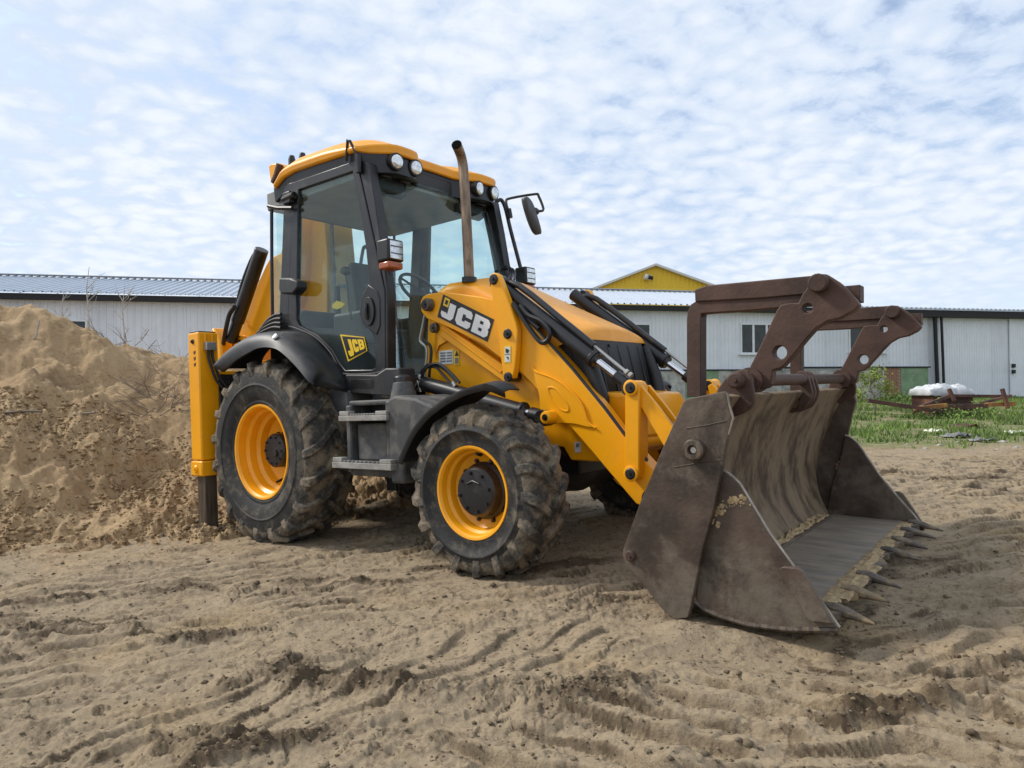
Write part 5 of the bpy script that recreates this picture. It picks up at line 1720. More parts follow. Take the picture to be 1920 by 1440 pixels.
# dipper seen through the cab panes
dx0, dx1 = -0.78, -0.47
dpr = [(-0.62, 1.55), (-0.92, 1.60), (-1.00, 2.45), (-0.84, 3.02), (-0.56, 2.92), (-0.45, 2.25)]
dl = U(578, 480, X=-0.60)
yd0 = -0.02
prism('dipper', [(-0.50, 1.60), (-0.78, 1.62), (-0.92, 2.2), (-0.78, 2.86), (-0.50, 2.86), (-0.46, 2.4)], yd0, yd0 + 0.33, 'yellow', ROOT, 0.012)
MB().tube([(-0.44, yd0 + 0.05, 2.80), (-0.43, yd0 + 0.05, 2.2), (-0.45, yd0 + 0.06, 1.7)], 0.018, 8).make('dipper_pipe', 'steel_leg', ROOT)
MB().tube([(-0.44, yd0 + 0.10, 2.12), (-0.38, yd0 + 0.25, 2.13), (-0.36, yd0 + 0.40, 2.25), (-0.36, yd0 + 0.46, 2.40), (-0.37, yd0 + 0.38, 2.52), (-0.38, yd0 + 0.34, 2.40), (-0.40, yd0 + 0.32, 2.2)], 0.016, 8, smoothed=4).make('dipper_hose', 'rubber', ROOT)
MB().tube([U(525, 308, Y=-0.22), U(520, 328, Y=-0.22), U(514, 343, Y=-0.22)], 0.035, 10).make('nose_pin_bracket', 'rust', boom)

# ---- front bucket
YBK = -1.146
BK = []
spA = [(1281, 753), (1287, 748), (1356, 734), (1362, 737), (1366, 760), (1373, 783), (1365, 815), (1352, 884), (1337, 960), (1319, 1023), (1308, 1075), (1300, 1115), (1296, 1134), (1290, 1158), (1262, 1162), (1241, 1142), (1209, 1100), (1172, 1055), (1168, 1043), (1168, 1031), (1197, 950), (1240, 845)]
plateA = prism('bucket_side_plate', S(YBK, spA), YBK, YBK + 0.03, 'bucket', ROOT, 0.004)
x, z = S(YBK, [(1303, 843)])[0]
MB().lathe([(0.018, YBK - 0.018), (0.022, YBK - 0.032), (0.040, YBK - 0.032), (0.047, YBK - 0.024), (0.049, YBK + 0.005)], n=28, c=(x, 0, z)).lathe([(0, YBK - 0.012), (0.02, YBK - 0.012)], n=20, c=(x, 0, z)).make('pivot_boss', 'steel_leg', plateA)
MB().lathe([(0, YBK - 0.03), (0.014, YBK - 0.03), (0.014, YBK - 0.02), (0, YBK - 0.02)], n=6, c=(x + 0.006, 0, z)).make('grease_nipple', 'zinc', plateA)
x, z = S(YBK, [(1183, 1042)])[0]
pin('plate_pin', x, z, 0.026, YBK - 0.016, YBK + 0.02, 'rust', plateA)
spB = [(1352, 884), (1361, 887), (1373, 896), (1385, 908), (1396, 926), (1440, 1000), (1487, 1065), (1536, 1128), (1572, 1178), (1568, 1183), (1520, 1182), (1475, 1180), (1420, 1175), (1372, 1163), (1335, 1150), (1314, 1140), (1303, 1124), (1309, 1075), (1320, 1022), (1338, 960)]
plateB = prism('clam_side_plate', S(YBK + 0.03, spB), YBK + 0.032, YBK + 0.062, 'bucket', ROOT, 0.004)
pc = S(YBK + 0.0, [(1460, 1068), (1467, 1063), (1494, 1065), (1505, 1073), (1536, 1124), (1562, 1170), (1516, 1165), (1490, 1120)])
prism('side_cutter', pc, YBK + 0.0, YBK + 0.030, 'bucket', plateB, 0.004)
rim = S(YBK + 0.02, [(1300, 1128), (1316, 1142), (1345, 1156), (1400, 1173), (1475, 1182), (1570, 1183)])
MB().tube([(p[0], YBK + 0.035, p[1]) for p in rim], 0.012, 8).make('bottom_rim', 'steel_leg', plateB)
M['steel_edge'] = mat('worn_bright_edge', (0.30, 0.25, 0.20), 0.45, 0.4, var=0.4, vscale=12)
we = [(p[0] + 0.001, YBK + 0.047, p[1] + 0.002) for p in S(YBK + 0.04, spB[:9])]
MB().tube(we, 0.0085, 6).make('worn_edge', 'steel_edge', plateB)
we = [(p[0], YBK + 0.006, p[1]) for p in S(YBK, spA[3:7])]
MB().tube(we, 0.006, 6).make('worn_edge', 'steel_edge', plateA)
for pl in ([(1286, 803), (1325, 797), (1362, 789)], [(1262, 876), (1310, 868), (1352, 862)]):
    MB().tube([(p[0], YBK - 0.0005, p[1]) for p in S(YBK, pl)], 0.0024, 5).make('weld_line', 'bucket', plateA)
sdl = S(YBK + 0.02, [(1328, 985), (1340, 968), (1352, 952), (1366, 944), (1380, 941), (1390, 942)])
cs = MB()
for i in range(len(sdl) - 1):
    for t in np.linspace(0, 1, 14):
        px_, pz_ = sdl[i][0] * (1 - t) + sdl[i + 1][0] * t, sdl[i][1] * (1 - t) + sdl[i + 1][1] * t
        r = 0.003 + 0.009 * rng.random() ** 2
        cx2, cz2 = px_ + rng.normal(0, .014), pz_ + rng.normal(0, .012)
        cs.lathe([(0, -r * 0.4), (r, -r * 0.1), (r * 0.8, r * 0.3), (0, r * 0.5)], n=7, c=(cx2, YBK + 0.032, cz2))
cs.make('caked_sand', 'sand', plateB)
mirrored(plateA)
mirrored(plateB)
# rear half: curved inner skin, closed box behind
inn = curve2([(3.695, 0.975), (3.60, 0.84), (3.50, 0.64), (3.445, 0.45), (3.445, 0.32), (3.475, 0.20), (3.515, 0.13)], 5)
outb = [(3.50, 0.10), (3.30, 0.085), (3.20, 0.20), (3.19, 0.30), (3.30, 0.52), (3.50, 0.94), (3.53, 0.96), (3.66, 0.985)]
prism('bucket_back', [tuple(p) for p in inn] + outb, -1.112, 1.112, 'bucket_in', ROOT, 0.004)
# floor and lip
prism('bucket_floor', [(3.50, 0.112), (3.56, 0.120), (3.97, 0.108), (3.97, 0.085), (3.60, 0.062), (3.50, 0.07)], -1.085, 1.085, 'floor_steel', ROOT, 0.003)
box('floor_strip', (3.515, -1.08, 0.118), (3.565, 1.08, 0.132), 'bucket', ROOT, 0.003)
lipx = []
for y in np.linspace(-1.11, 1.11, 90):
    ty = [-0.99, -0.70, -0.41, -0.12, 0.17, 0.47, 0.77, 1.04]
    dmin = min(abs(y - q) for q in ty)
    lipx.append((4.075 - 0.055 * math.sin(min(1, dmin / 0.145) * math.pi / 2) ** 2 + 0.006 * rng.normal(), y))
ol = lipx + [(3.93, 1.11), (3.93, -1.11)]
prism('cutting_edge', ol, 0.078, 0.108, 'tooth', ROOT, 0.003, axis='Z')
for y in (-0.99, -0.70, -0.41, 0.17, 0.47, 0.77, 1.04):
    tb_ = MB()
    stn = [(4.00, 0.024, 0.014), (4.04, 0.034, 0.022), (4.085, 0.032, 0.021), (4.12, 0.025, 0.015), (4.15, 0.017, 0.010), (4.172 + 0.018 * rng.random(), 0.009, 0.005)]
    yw = rng.normal(0, 0.01)
    rws = []
    for i, (x, hw, hh) in enumerate(stn):
        zc = 0.116 - 0.055 * max(0.0, (x - 3.99) / 0.235) ** 1.3
        yy = y + yw * i / 5
        rws.append([(x, yy + hw * math.cos(a) * (1.0 if i < 4 else 1.0), zc + hh * math.sin(a)) for a in np.linspace(0, 2 * math.pi, 9)[:-1] + 0.39])
    vs, fs = loft(rws, True)
    fs += [tuple(range(8))[::-1], tuple(range(8 * (len(stn) - 1), 8 * len(stn)))]
    tb_.add(vs, fs)
    tb_.make('bucket_tooth', 'tooth', ROOT, 0.002)
# sand left lying in the bucket
def sand_row(x0, x1, y0, y1, z, w, hgt, nn, name='caked_sand', seed=3):
    nx, ny = 10, nn
    rows_ = []
    for j in range(ny + 1):
        t = j / ny
        y = y0 + (y1 - y0) * t
        xc = x0 + (x1 - x0) * t
        row = []
        for i in range(nx + 1):
            s_ = -1 + 2 * i / nx
            am = (1 - s_ * s_) * (0.45 + 0.55 * math.sin(math.pi * t) ** 0.5)
            nz_ = 0.65 + 0.6 * float(perlin(np.array([y * 14.0]), np.array([s_ * 2.2 + seed]), seed)[0]) + 0.3 * float(perlin(np.array([y * 40.0]), np.array([s_ * 6 + seed]), seed + 1)[0])
            row.append((xc + s_ * w * (0.8 + 0.3 * nz_), y, z + hgt * max(0, am * nz_) - 0.004 * (abs(s_) > 0.99)))
        rows_.append(row)
    v_, f_ = loft(rows_)
    return link(name, raw(v_, f_), 'sand', ROOT)
sand_row(3.512, 3.508, -0.15, 1.08, 0.115, 0.050, 0.055, 70, seed=3)
sand_row(3.99, 3.99, -1.08, 1.05, 0.106, 0.045, 0.016, 90, seed=11)
sand_row(4.02, 4.03, -0.85, -0.2, 0.107, 0.04, 0.014, 40, seed=17)
# shaft, its ears and the middle plates
SX, SZ = 3.69, 1.043
sh = MB().tube([(SX, -1.02, SZ), (SX, 1.02, SZ)], 0.030, 16).make('pivot_shaft', 'rust', ROOT)
ear = S(-0.985, [(1381, 695), (1390, 692), (1400, 695), (1408, 707), (1413, 739), (1412, 755), (1404, 768), (1390, 776), (1370, 784), (1352, 770), (1342, 740), (1344, 730), (1360, 709)])
er = prism('shaft_ear', ear, -0.985, -0.955, 'rust', ROOT, 0.006)
x, z = S(-0.99, [(1383, 713)])[0]
pin('shaft_end', x, z, 0.036, -1.03, -0.95, 'rust', er)
mirrored(er)
mid = S(0.02, [(1481, 770), (1500, 762), (1507, 735), (1500, 712), (1497, 700), (1505, 695), (1514, 699), (1522, 712), (1528, 735), (1524, 750), (1514, 764), (1490, 774)])
for k in range(3):
    prism('shaft_lug', [(p[0], p[1]) for p in mid], -0.03 + k * 0.065, 0.0 + k * 0.065, 'rust', ROOT, 0.005)

# flip-over forks folded back on the shaft
YF = -0.835
fp = [(1519, 531), (1531, 516), (1540, 513.5), (1549, 514), (1570, 527), (1587, 541), (1603, 560), (1611, 571), (1600, 583), (1576, 596), (1551, 602), (1530, 615), (1511, 636), (1489, 663), (1470, 685), (1464, 690), (1449, 694), (1447, 707), (1445, 720), (1437, 728), (1425, 730), (1416, 727), (1408, 712), (1401, 697), (1413, 674), (1440, 617), (1456, 582), (1464, 571), (1482, 568), (1497, 568), (1504, 552), (1516, 536)]
holes = [ngon(*S(YF, [(1462, 661)])[0], 0.030, 16), ngon(*S(YF, [(1514, 578)])[0], 0.020, 14)]
fk = prism('fork_bracket', S(YF, fp), YF, YF + 0.06, 'rust', ROOT, 0.005, holes)
x, z = S(YF, [(1537, 532)])[0]
MB().lathe([(0, YF - 0.045), (0.034, YF - 0.045), (0.040, YF - 0.038), (0.040, YF + 0.001)], n=18, c=(x, 0, z)).make('hinge_pin', 'rust', fk)
x, z = SX, SZ
MB().lathe([(0.031, YF - 0.02), (0.058, YF - 0.02), (0.058, YF + 0.09), (0.031, YF + 0.09)], n=20, c=(SX, 0, SZ)).make('shaft_collar', 'rust', fk)
YT = YF + 0.07
ti = S(YT, [(1303, 566), (1302, 543), (1324, 535), (1400, 528), (1530, 516), (1540, 522), (1540, 548), (1510, 552), (1420, 560)])
tn = prism('fork_tine', ti, YT, YT + 0.10, 'rust', ROOT, 0.006)
lt = S(YT + 0.02, [(1302, 744), (1302, 600), (1303, 588), (1306, 580), (1314, 575), (1330, 573), (1400, 568), (1500, 559), (1614, 550)])
lr_ = MB().tube([(p[0], YT + 0.05, p[1]) for p in lt], 0.040, 4)
lr_ = []
w2 = 0.036
rws = []
for i, p in enumerate(lt):
    a = lt[max(i - 1, 0)]
    b = lt[min(i + 1, len(lt) - 1)]
    tx, tz = b[0] - a[0], b[1] - a[1]
    q = math.hypot(tx, tz)
    nx_, nz_ = -tz / q, tx / q
    rws.append([(p[0] + nx_ * w2, YT + 0.01, p[1] + nz_ * w2), (p[0] + nx_ * w2, YT + 0.085, p[1] + nz_ * w2), (p[0] - nx_ * w2, YT + 0.085, p[1] - nz_ * w2), (p[0] - nx_ * w2, YT + 0.01, p[1] - nz_ * w2)])
vs, fs = loft(rws, True)
fs += [(0, 1, 2, 3)[::-1], tuple(4 * (len(rws) - 1) + k for k in range(4))]
fh = MB().add(vs, fs).make('fork_shank', 'rust', ROOT, 0.008)
for o in (fk, tn, fh):
    c = o.copy()
    COL.objects.link(c)
    c.parent = ROOT
    c.location = (0, 1.69, 0)
    for ch in list(o.children):
        d = ch.copy()
        COL.objects.link(d)
        d.parent = c

# ================================================================== loose things on the site
M['leaf'] = mat('young_leaves', (0.20, 0.26, 0.03), 0.6, var=0.35, vscale=3)
M['grass'] = mat('grass_blades', (0.12, 0.19, 0.035), 0.7, var=0.5, vscale=0.8)
M['twig'] = mat('dry_twigs', (0.20, 0.155, 0.115), 0.85, var=0.4, vscale=3)
M['bark_pale'] = mat('pale_bark', (0.42, 0.39, 0.35), 0.8, var=0.3)
M['rust_red'] = mat('red_brown_rust', (0.085, 0.035, 0.025), 0.7, var=0.4, vscale=3, dirt=(0.28, 0.12, 0.04), dirt_amt=0.6, dirt_scale=1.5)
M['rust_orange'] = mat('orange_rust', (0.34, 0.15, 0.045), 0.8, var=0.4, vscale=3)
M['sack'] = mat('white_sacking', (0.56, 0.57, 0.58), 0.7, var=0.15, dirt=(0.12, 0.12, 0.12), dirt_amt=0.8, dirt_scale=4, dirt_lo=0.60, bump=0.4, bscale=12)
M['rag'] = mat('pale_foam_scrap', (0.62, 0.62, 0.50), 0.85, var=0.2)
M['scrap'] = mat('grey_scrap_sheet', (0.22, 0.22, 0.21), 0.7, var=0.4, dirt=(0.06, 0.055, 0.05), dirt_amt=0.8, dirt_scale=3)
M['clod'] = soil_mat('clod_soil', (0.27, 0.212, 0.138), (0.115, 0.086, 0.056), (0.33, 0.25, 0.14), 0.0, True)


def lump_mesh(cs, rs, name, flat=0.7):
    """many rough lumps in one mesh: squashed octahedra with split edges"""
    base = np.array([(1, 0, 0), (-1, 0, 0), (0, 1, 0), (0, -1, 0), (0, 0, 1), (0, 0, -1), (.62, .62, .5), (-.6, .65, .45), (.6, -.62, .48), (-.63, -.6, .5)], float)
    tri = [(0, 6, 4), (6, 2, 4), (2, 7, 4), (7, 1, 4), (1, 9, 4), (9, 3, 4), (3, 8, 4), (8, 0, 4), (0, 5, 6), (6, 5, 2), (2, 5, 7), (7, 5, 1), (1, 5, 9), (9, 5, 3), (3, 5, 8), (8, 5, 0)]
    n, k = len(cs), len(base)
    V = np.repeat(base[None], n, 0) * (1 + 0.42 * (rng.random((n, k, 1)) - 0.5))
    sc = rs[:, None, None] * (0.7 + 0.6 * rng.random((n, 1, 3)))
    sc[:, :, 2] *= flat
    V = V * sc
    a = rng.random(n) * 2 * math.pi
    ca, sa = np.cos(a)[:, None], np.sin(a)[:, None]
    V = np.stack([V[..., 0] * ca - V[..., 1] * sa, V[..., 0] * sa + V[..., 1] * ca, V[..., 2]], -1) + cs[:, None, :]
    T = (np.array(tri)[None] + (np.arange(n) * k)[:, None, None]).reshape(-1, 3)
    me = bpy.data.meshes.new(name)
    me.vertices.add(n * k)
    me.vertices.foreach_set('co', V.astype(np.float32).ravel())
    me.loops.add(T.size)
    me.loops.foreach_set('vertex_index', T.astype(np.int32).ravel())
    me.polygons.add(len(T))
    me.polygons.foreach_set('loop_start', np.arange(0, T.size, 3, dtype=np.int32))
    me.polygons.foreach_set('use_smooth', np.ones(len(T), bool))
    me.update(calc_edges=True)
    return me


# clods and crumbs of soil: on the crumbled strips, at the foot of the heap
N = 60000
rr = np.exp(rng.uniform(math.log(1.4), math.log(9.5), N))
aa = rng.uniform(-0.75, 0.75, N)
X, Y = (rr * np.sin(aa))[:, None], (rr * np.cos(aa))[:, None]
Z, D = ground_all(X, Y)
keep = (rng.random(N) < np.clip((D[:, 0] - 0.30) * 1.7, 0.10, 1))
cs = np.stack([X[keep, 0], Y[keep, 0], Z[keep, 0]], -1)
rs = np.exp(rng.normal(math.log(0.0048), 0.5, len(cs)))
rs = np.clip(rs, 0.0025, 0.020)
cs[:, 2] += rs * 0.05
cme = lump_mesh(cs, rs, 'soil_clods')
put_attr(cme, 'damp_shade', np.repeat(rng.uniform(0.1, 0.75, len(cs)), 10))
cme.materials.append(M['clod'])
o = bpy.data.objects.new('soil_clods', cme)
COL.objects.link(o)
o['kind'] = 'stuff'
o['label'] = ('small clods and crumbs of soil scattered over the churned mud')
N = 22000
aa = rng.uniform(-0.74, -0.28, N)
rr = rng.uniform(5.2, 9.2, N)
X, Y = (rr * np.sin(aa))[:, None], (rr * np.cos(aa))[:, None]
hh, _d = heap_h(X, Y)
zz_ = np.maximum(base_h(X, Y) - 0.04 + hh, ground_all(X, Y)[0])
keep = (hh[:, 0] > 0.06) & (rng.random(N) < np.clip(0.15 + 1.2 * fbm(X * 0.9, Y * 0.9, 3, 541)[:, 0] + 0.5 * sstep(1.3, 0.2, hh[:, 0]), 0.05, 1))
cs = np.stack([X[keep, 0], Y[keep, 0], zz_[keep, 0]], -1)
rs = np.clip(np.exp(rng.normal(math.log(0.012), 0.45, len(cs))), 0.005, 0.035)
cme = lump_mesh(cs, rs, 'heap_clods')
put_attr(cme, 'damp_shade', np.repeat(rng.uniform(0.0, 0.4, len(cs)), 10))
cme.materials.append(soil_mat('heap_clod_soil', (0.37, 0.26, 0.145), (0.24, 0.165, 0.092), (0.42, 0.31, 0.18), 0.0, True))
o = bpy.data.objects.new('heap_clods', cme)
COL.objects.link(o)
o['kind'] = 'stuff'
tag(o, 'clods of brown sand scattered over the flank of the heap', 'soil clods')

# grass by the sheds
N = 150000
gx = rng.uniform(2.5, 34, N)
gy_ = rng.uniform(10.8, 33.5, N)
edge = 11.6 + 1.3 * fbm(gx * 0.35, gy_ * 0.35, 3, 404)
pat = fbm(gx * 0.9, gy_ * 0.9, 4, 611)
keep = (gy_ > edge) & (rng.random(N) < np.clip(0.40 + 1.5 * pat, 0.02, 1) * sstep(0, 1.8, gy_ - edge + 0.3)) & (np.abs(gx / gy_) < 0.95)
gx, gy_, pat = gx[keep], gy_[keep], pat[keep]
gz = base_h(gx, gy_)
n = len(gx)
ht = (0.04 + 0.10 * rng.random(n)) * np.clip(0.8 + 1.2 * pat, 0.4, 1.9)
wd_ = 0.012 + 0.012 * rng.random(n)
th = rng.random(n) * 2 * math.pi
lx, ly = rng.normal(0, 0.4, n) * ht, rng.normal(0, 0.4, n) * ht
V = np.empty((n, 3, 3))
V[:, 0] = np.stack([gx - wd_ * np.cos(th), gy_ - wd_ * np.sin(th), gz - 0.02], -1)
V[:, 1] = np.stack([gx + wd_ * np.cos(th), gy_ + wd_ * np.sin(th), gz - 0.02], -1)
V[:, 2] = np.stack([gx + lx, gy_ + ly, gz + ht], -1)
me = bpy.data.meshes.new('grass')
me.vertices.add(n * 3)
me.vertices.foreach_set('co', V.astype(np.float32).ravel())
me.loops.add(n * 3)
me.loops.foreach_set('vertex_index', np.arange(n * 3, dtype=np.int32))
me.polygons.add(n)
me.polygons.foreach_set('loop_start', np.arange(0, n * 3, 3, dtype=np.int32))
me.update(calc_edges=True)
me.materials.append(M['grass'])
o = bpy.data.objects.new('grass', me)
COL.objects.link(o)
o['kind'] = 'stuff'
tag(o, 'rough green grass growing between the mud and the sheds', 'grass')


def branching(b, p, d, L, r, depth, spread=0.5, kids=3, tips=None):
    q = p + d * L
    midp = p + d * L * 0.5 + rng.normal(0, 0.06 * L, 3)
    b.tube([p, midp, q], [r, r * 0.8, r * 0.6], 5, depth == 0)
    if tips is not None and depth <= 1:
        tips += [q, midp]
    if depth == 0:
        return
    for k in range(kids):
        t = rng.uniform(0.35, 1.0)
        nd = d + rng.normal(0, spread, 3)
        nd /= np.linalg.norm(nd)
        branching(b, p + d * L * t, nd, L * rng.uniform(0.5, 0.8), r * 0.55, depth - 1, spread, kids, tips)


# bare saplings behind the heap
for px, pyt, pyb, y, lab in ((165, 500, 610, 12.5, 'tallest bare pale sapling rising behind the sand heap in front of the shed'), (232, 535, 640, 12.2, 'short bare forked sapling on the right shoulder of the sand heap'),
                             (118, 545, 600, 12.8, 'thin bare sapling leaning just above the crest of the sand heap')):
    a, c = UW(px, pyb + 60, y=y), UW(px, pyt, y=y)
    t_ = tag(empty('bare_sapling', None, tuple(a)), lab, 'sapling')
    hgt = c[2] - a[2]
    MB().tube([(0, 0, 0), (0.02, 0, hgt * 0.4), (-0.02, 0, hgt * 0.75), (0.03, 0, hgt)], [0.020, 0.015, 0.009, 0.004], 6).make('trunk', 'bark_pale', t_)
    bb_ = MB()
    for k in range(5):
        z = hgt * rng.uniform(0.45, 0.85)
        ang = rng.choice([-1, 1])
        branching(bb_, np.array([0, 0, z]), np.array([ang * rng.uniform(.4, .8), rng.normal(0, .2), 0.8]), hgt * 0.16, 0.007, 1, 0.3, 2)
    bb_.make('twigs', 'bark_pale', t_)

# heaps of cut brushwood at the heap's right end
for px, py, y, n_, L, lab in ((300, 745, 8.3, 40, 0.42, 'tangle of dry grey brushwood lying on the sand heap beside the stabiliser leg'), (255, 660, 9.6, 14, 0.36, 'loose dark twigs sticking out of the right shoulder of the sand heap')):
    c = UW(px, py, y=y)
    z = top_z(c[0], c[1])
    t_ = tag(empty('brushwood', None, (c[0], c[1], z)), lab, 'brushwood')
    bb_ = MB()
    for k in range(n_):
        p = np.array([rng.normal(0, 0.32), rng.normal(0, 0.25), 0])
        p[2] = top_z(c[0] + p[0], c[1] + p[1]) - z + 0.02
        a = rng.uniform(0, 2 * math.pi)
        d = np.array([math.cos(a), math.sin(a) * 0.6, rng.uniform(0.1, 0.75)])
        d /= np.linalg.norm(d)
        branching(bb_, p, d, L * rng.uniform(0.5, 1.0), 0.0055, 2, 0.35, 2)
    bb_.make('branches', 'twig', t_)['kind'] = 'stuff'
for px, py, a, L, lab in ((70, 640, 1.35, 0.42, 'pale bent straw stalk stuck in the upper sand heap'), (45, 778, 0.05, 0.4, 'flat dark stick lying low on the left of the sand heap'), (160, 785, 0.15, 0.25, 'short pale stick lying midway down the sand heap')):
    for y in np.arange(5.0, 10.5, 0.05):
        c = UW(px, py, y=y)
        if top_z(c[0], c[1]) > c[2]:
            break
    z = top_z(c[0], c[1])
    tag(MB().tube([(c[0] - L / 2 * math.cos(a), c[1], z + 0.02 - L / 2 * math.sin(a) * 0.2), (c[0], c[1] - 0.02, z + 0.03), (c[0] + L / 2 * math.cos(a), c[1] - 0.03, z + 0.02 + L / 2 * math.sin(a))], 0.012, 6).make('dry_stick', 'twig' if a < 1 else 'bark_pale'), lab, 'stick')

# young leafy sapling by the brick patch
y = 21.0
a, c = UW(1640, 778, y=y), UW(1632, 700, y=y)
t_ = tag(empty('leafy_sapling', None, (a[0], a[1], base_h(np.array(a[0]), np.array(a[1])))), 'young yellow-green sapling growing in the grass before the brick patch', 'sapling')
hgt = c[2] - float(t_.location.z)
bb_, tips = MB(), []
branching(bb_, np.array([0.0, 0, 0]), np.array([-0.08, 0, 1.0]), hgt * 0.55, 0.03, 3, 0.42, 4, tips)
bb_.make('trunk', 'twig', t_)
lv, lf = [], []
for k in range(1100):
    p = tips[int(rng.integers(0, len(tips)))] + rng.normal(0, 0.11, 3)
    p[2] = max(p[2], hgt * 0.25)
    u_, v_ = rng.normal(0, 1, 3), rng.normal(0, 1, 3)
    u_ /= np.linalg.norm(u_)
    v_ = np.cross(u_, v_)
    v_ /= np.linalg.norm(v_)
    s_ = rng.uniform(0.025, 0.055)
    i = len(lv)
    lv += [p - u_ * s_, p + v_ * s_ * 0.5, p + u_ * s_, p - v_ * s_ * 0.5]
    lf.append((i, i + 1, i + 2, i + 3))
link('leaves', raw(lv, lf), 'leaf', t_, smooth=False)

# low weeds along the wall
def weed(px, py, y, r, hgt, lab):
    a = UW(px, py, y=y)
    z = float(base_h(np.array(a[0]), np.array(a[1])))
    t_ = tag(empty('weed_clump', None, (a[0], a[1], z)), lab, 'weeds')
    lv, lf = [], []
    for k in range(500):
        p = np.array([rng.normal(0, r), rng.normal(0, r * 0.5), abs(rng.normal(0, hgt * 0.5))])
        u_, v_ = rng.normal(0, 1, 3), rng.normal(0, 1, 3)
        u_ /= np.linalg.norm(u_)
        v_ = np.cross(u_, v_)
        v_ /= np.linalg.norm(v_)
        s_ = rng.uniform(0.03, 0.07)
        i = len(lv)
        lv += [p - u_ * s_, p + v_ * s_ * 0.5, p + u_ * s_, p - v_ * s_ * 0.5]
        lf.append((i, i + 1, i + 2, i + 3))
    link('leaves', raw(lv, lf), 'grass', t_, smooth=False)


weed(1672, 745, 29.0, 0.5, 0.35, 'low weeds growing at the foot of the brick patch')
weed(1712, 750, 28.5, 0.45, 0.3, 'low weeds growing at the foot of the green painted patch')
weed(1790, 765, 19.0, 0.5, 0.3, 'tuft of weeds growing up against the rusty frame')

# rusty frame with a box of sacks
YT_ = 19.5
fr_ = UW(1800, 760, y=YT_)
fz = float(base_h(np.array(fr_[0]), np.array(YT_)))
rt = tag(empty('scrap_steel', None, (fr_[0], YT_, fz)), 'long rusty steel beams lying welded together in the grass before the gate', 'scrap steel')


def fbeam(name, p0, p1, hw, mt, dy0=0.0, dy1=0.0):
    a, b = UW(*p0, y=YT_ + dy0), UW(*p1, y=YT_ + dy1)
    o_ = np.array([fr_[0], YT_, fz])
    a, b = a - o_, b - o_
    a[2], b[2] = max(a[2], hw), max(b[2], hw)
    r = MB().tube([a, b], hw * 1.35, 4)
    return r.make(name, mt, rt, 0.006)


fbeam('beam', (1627, 751), (1775, 773), 0.055, 'rust_red', -0.3, -0.6)
fbeam('beam', (1712, 769), (1786, 740), 0.05, 'rust_red', -0.2, 0.3)
fbeam('beam', (1778, 742), (1895, 743), 0.045, 'rust_red', 0.3, 0.6)
fbeam('beam', (1716, 766), (1775, 760), 0.06, 'rust_orange', -0.35, -0.35)
fbeam('beam', (1772, 763), (1850, 761), 0.07, 'rust_red', -0.3, -0.3)
fbeam('beam', (1850, 759), (1902, 757), 0.06, 'rust_orange', -0.3, -0.3)
fbeam('beam', (1840, 756), (1895, 742), 0.04, 'rust_red', -0.2, 0.5)
fbeam('post', (1779, 729), (1790, 752), 0.045, 'rust_red', -0.25, -0.35)
fbeam('post', (1879, 729), (1890, 766), 0.045, 'rust_red', -0.35, -0.45)
a, b = UW(1746, 733, y=YT_ + 0.5), UW(1823, 760, y=YT_ + 0.5)
bx_ = tag(MB().box((a[0], YT_ + 0.45, fz), (b[0], YT_ + 1.5, a[2])).make('rusty_box', 'rust_red', None, 0.02), 'rusty red-brown steel box standing behind the frame under white sacks', 'steel box')
sk_v = []
nx, ny = 26, 12
rws = []
for j in range(ny + 1):
    row = []
    for i in range(nx + 1):
        u, v = i / nx, j / ny
        x = a[0] - 0.12 + u * (b[0] - a[0] + 0.16)
        yy = YT_ + 0.38 + v * 1.15
        e_ = min(1, 6 * min(v, 1 - v)) * min(1, 6 * min(u, 1 - u))
        hgt = 0.03 + 0.13 * (math.sin(math.pi * (0.15 + 0.7 * u)) ** 1.2) * e_ + 0.07 * float(fbm(np.array([u * 6.0]), np.array([v * 4.0]), 3, 77)[0]) * e_
        zz_ = a[2] + hgt if e_ > 0.01 else a[2] - 0.14 - 0.05 * float(perlin(np.array([u * 9.0]), np.array([0.3]), 8)[0])
        row.append((x, yy, zz_))
    rws.append(row)
vs, fs = loft(rws)
tag(solid(link('sacks', raw(vs, fs), 'sack'), 0.02), 'crumpled white sacks heaped on top of the rusty steel box', 'sacks')


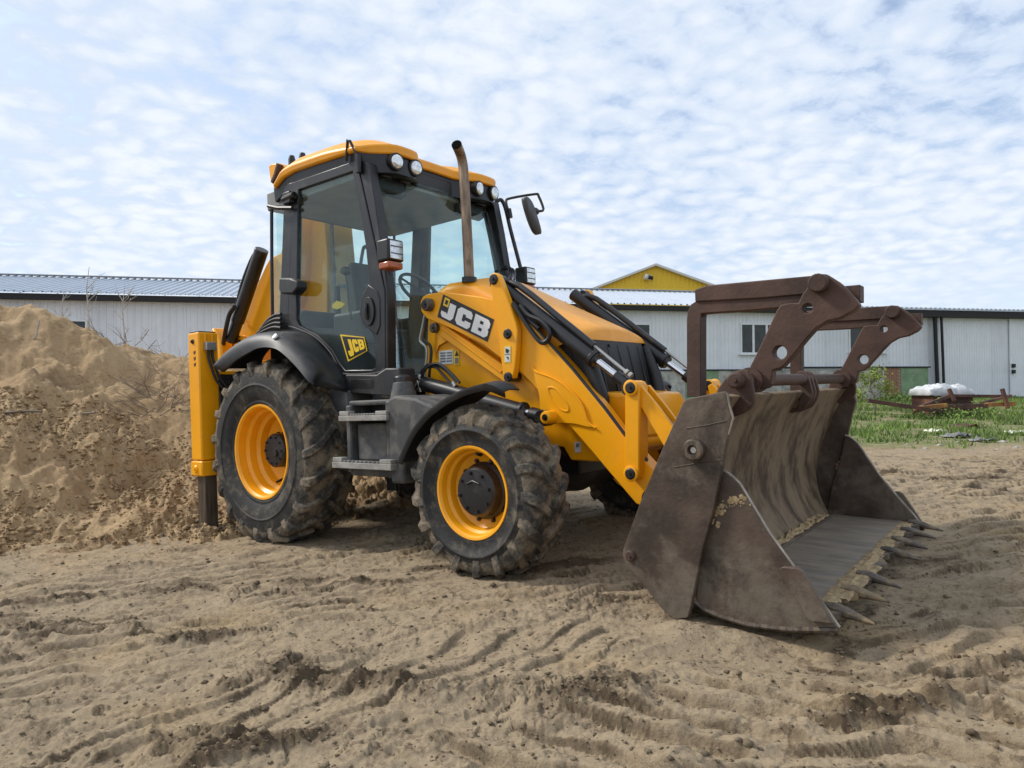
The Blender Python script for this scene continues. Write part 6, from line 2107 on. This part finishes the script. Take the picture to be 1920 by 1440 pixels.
def scrap(name, px, py, y, sx, sy, hgt, mt, lab, cat, seed):
    a = UW(px, py, y=y)
    z = float(base_h(np.array(a[0]), np.array(a[1])))
    rws = []
    for j in range(7):
        row = []
        for i in range(11):
            u, v = i / 10 - 0.5, j / 6 - 0.5
            rag_ = 1 + 0.25 * float(perlin(np.array([u * 3 + seed]), np.array([v * 3.0]), seed)[0])
            row.append((a[0] + u * sx * rag_, a[1] + v * sy * rag_, z + 0.02 + hgt * abs(float(fbm(np.array([u * 3 + seed * 1.7]), np.array([v * 3.0]), 3, seed)[0])) * (1.2 - abs(u) * 1.6)))
        rws.append(row)
    vs, fs = loft(rws)
    tag(solid(link(name, raw(vs, fs), mt, angle=25), 0.015), lab, cat)


scrap('foam_scrap', 1755, 797, 14.6, 0.34, 0.28, 0.10, 'rag', 'pale crumpled foam scrap lying in the middle of the grass', 'scrap', 3)
scrap('scrap_sheet', 1796, 814, 13.4, 0.50, 0.35, 0.12, 'scrap', 'buckled dark sheet lying at the front edge of the grass', 'scrap', 7)
scrap('scrap_sheet', 1838, 829, 12.4, 0.34, 0.28, 0.08, 'scrap', 'crumpled grey sheet lying at the edge of the bare mud', 'scrap', 12)
scrap('scrap_sheet', 1905, 802, 14.0, 0.4, 0.3, 0.10, 'rag', 'pale scrap lying in the grass at the far right edge', 'scrap', 17)
scrap('scrap_sheet', 1812, 788, 15.8, 0.6, 0.4, 0.12, 'rust_red', 'rusty brown strip lying in the grass below the steel box', 'scrap', 23)
k = 0
pb = []
for px, py in ((1648, 821), (1795, 826), (1760, 832), (1880, 826), (1905, 834), (1870, 838), (1700, 830), (1735, 838)):
    c = UW(px, py, z=0.06)
    c[2] = top_z(c[0], c[1])
    pb.append(c)
me = lump_mesh(np.array(pb), np.array([0.05, 0.04, 0.05, 0.06, 0.05, 0.05, 0.04, 0.04]), 'rubble', 0.6)
me.materials.append(M['concrete'])
o = bpy.data.objects.new('rubble', me)
COL.objects.link(o)
o['kind'] = 'stuff'
tag(o, 'scattered pale bits of rubble where the grass meets the mud', 'rubble')
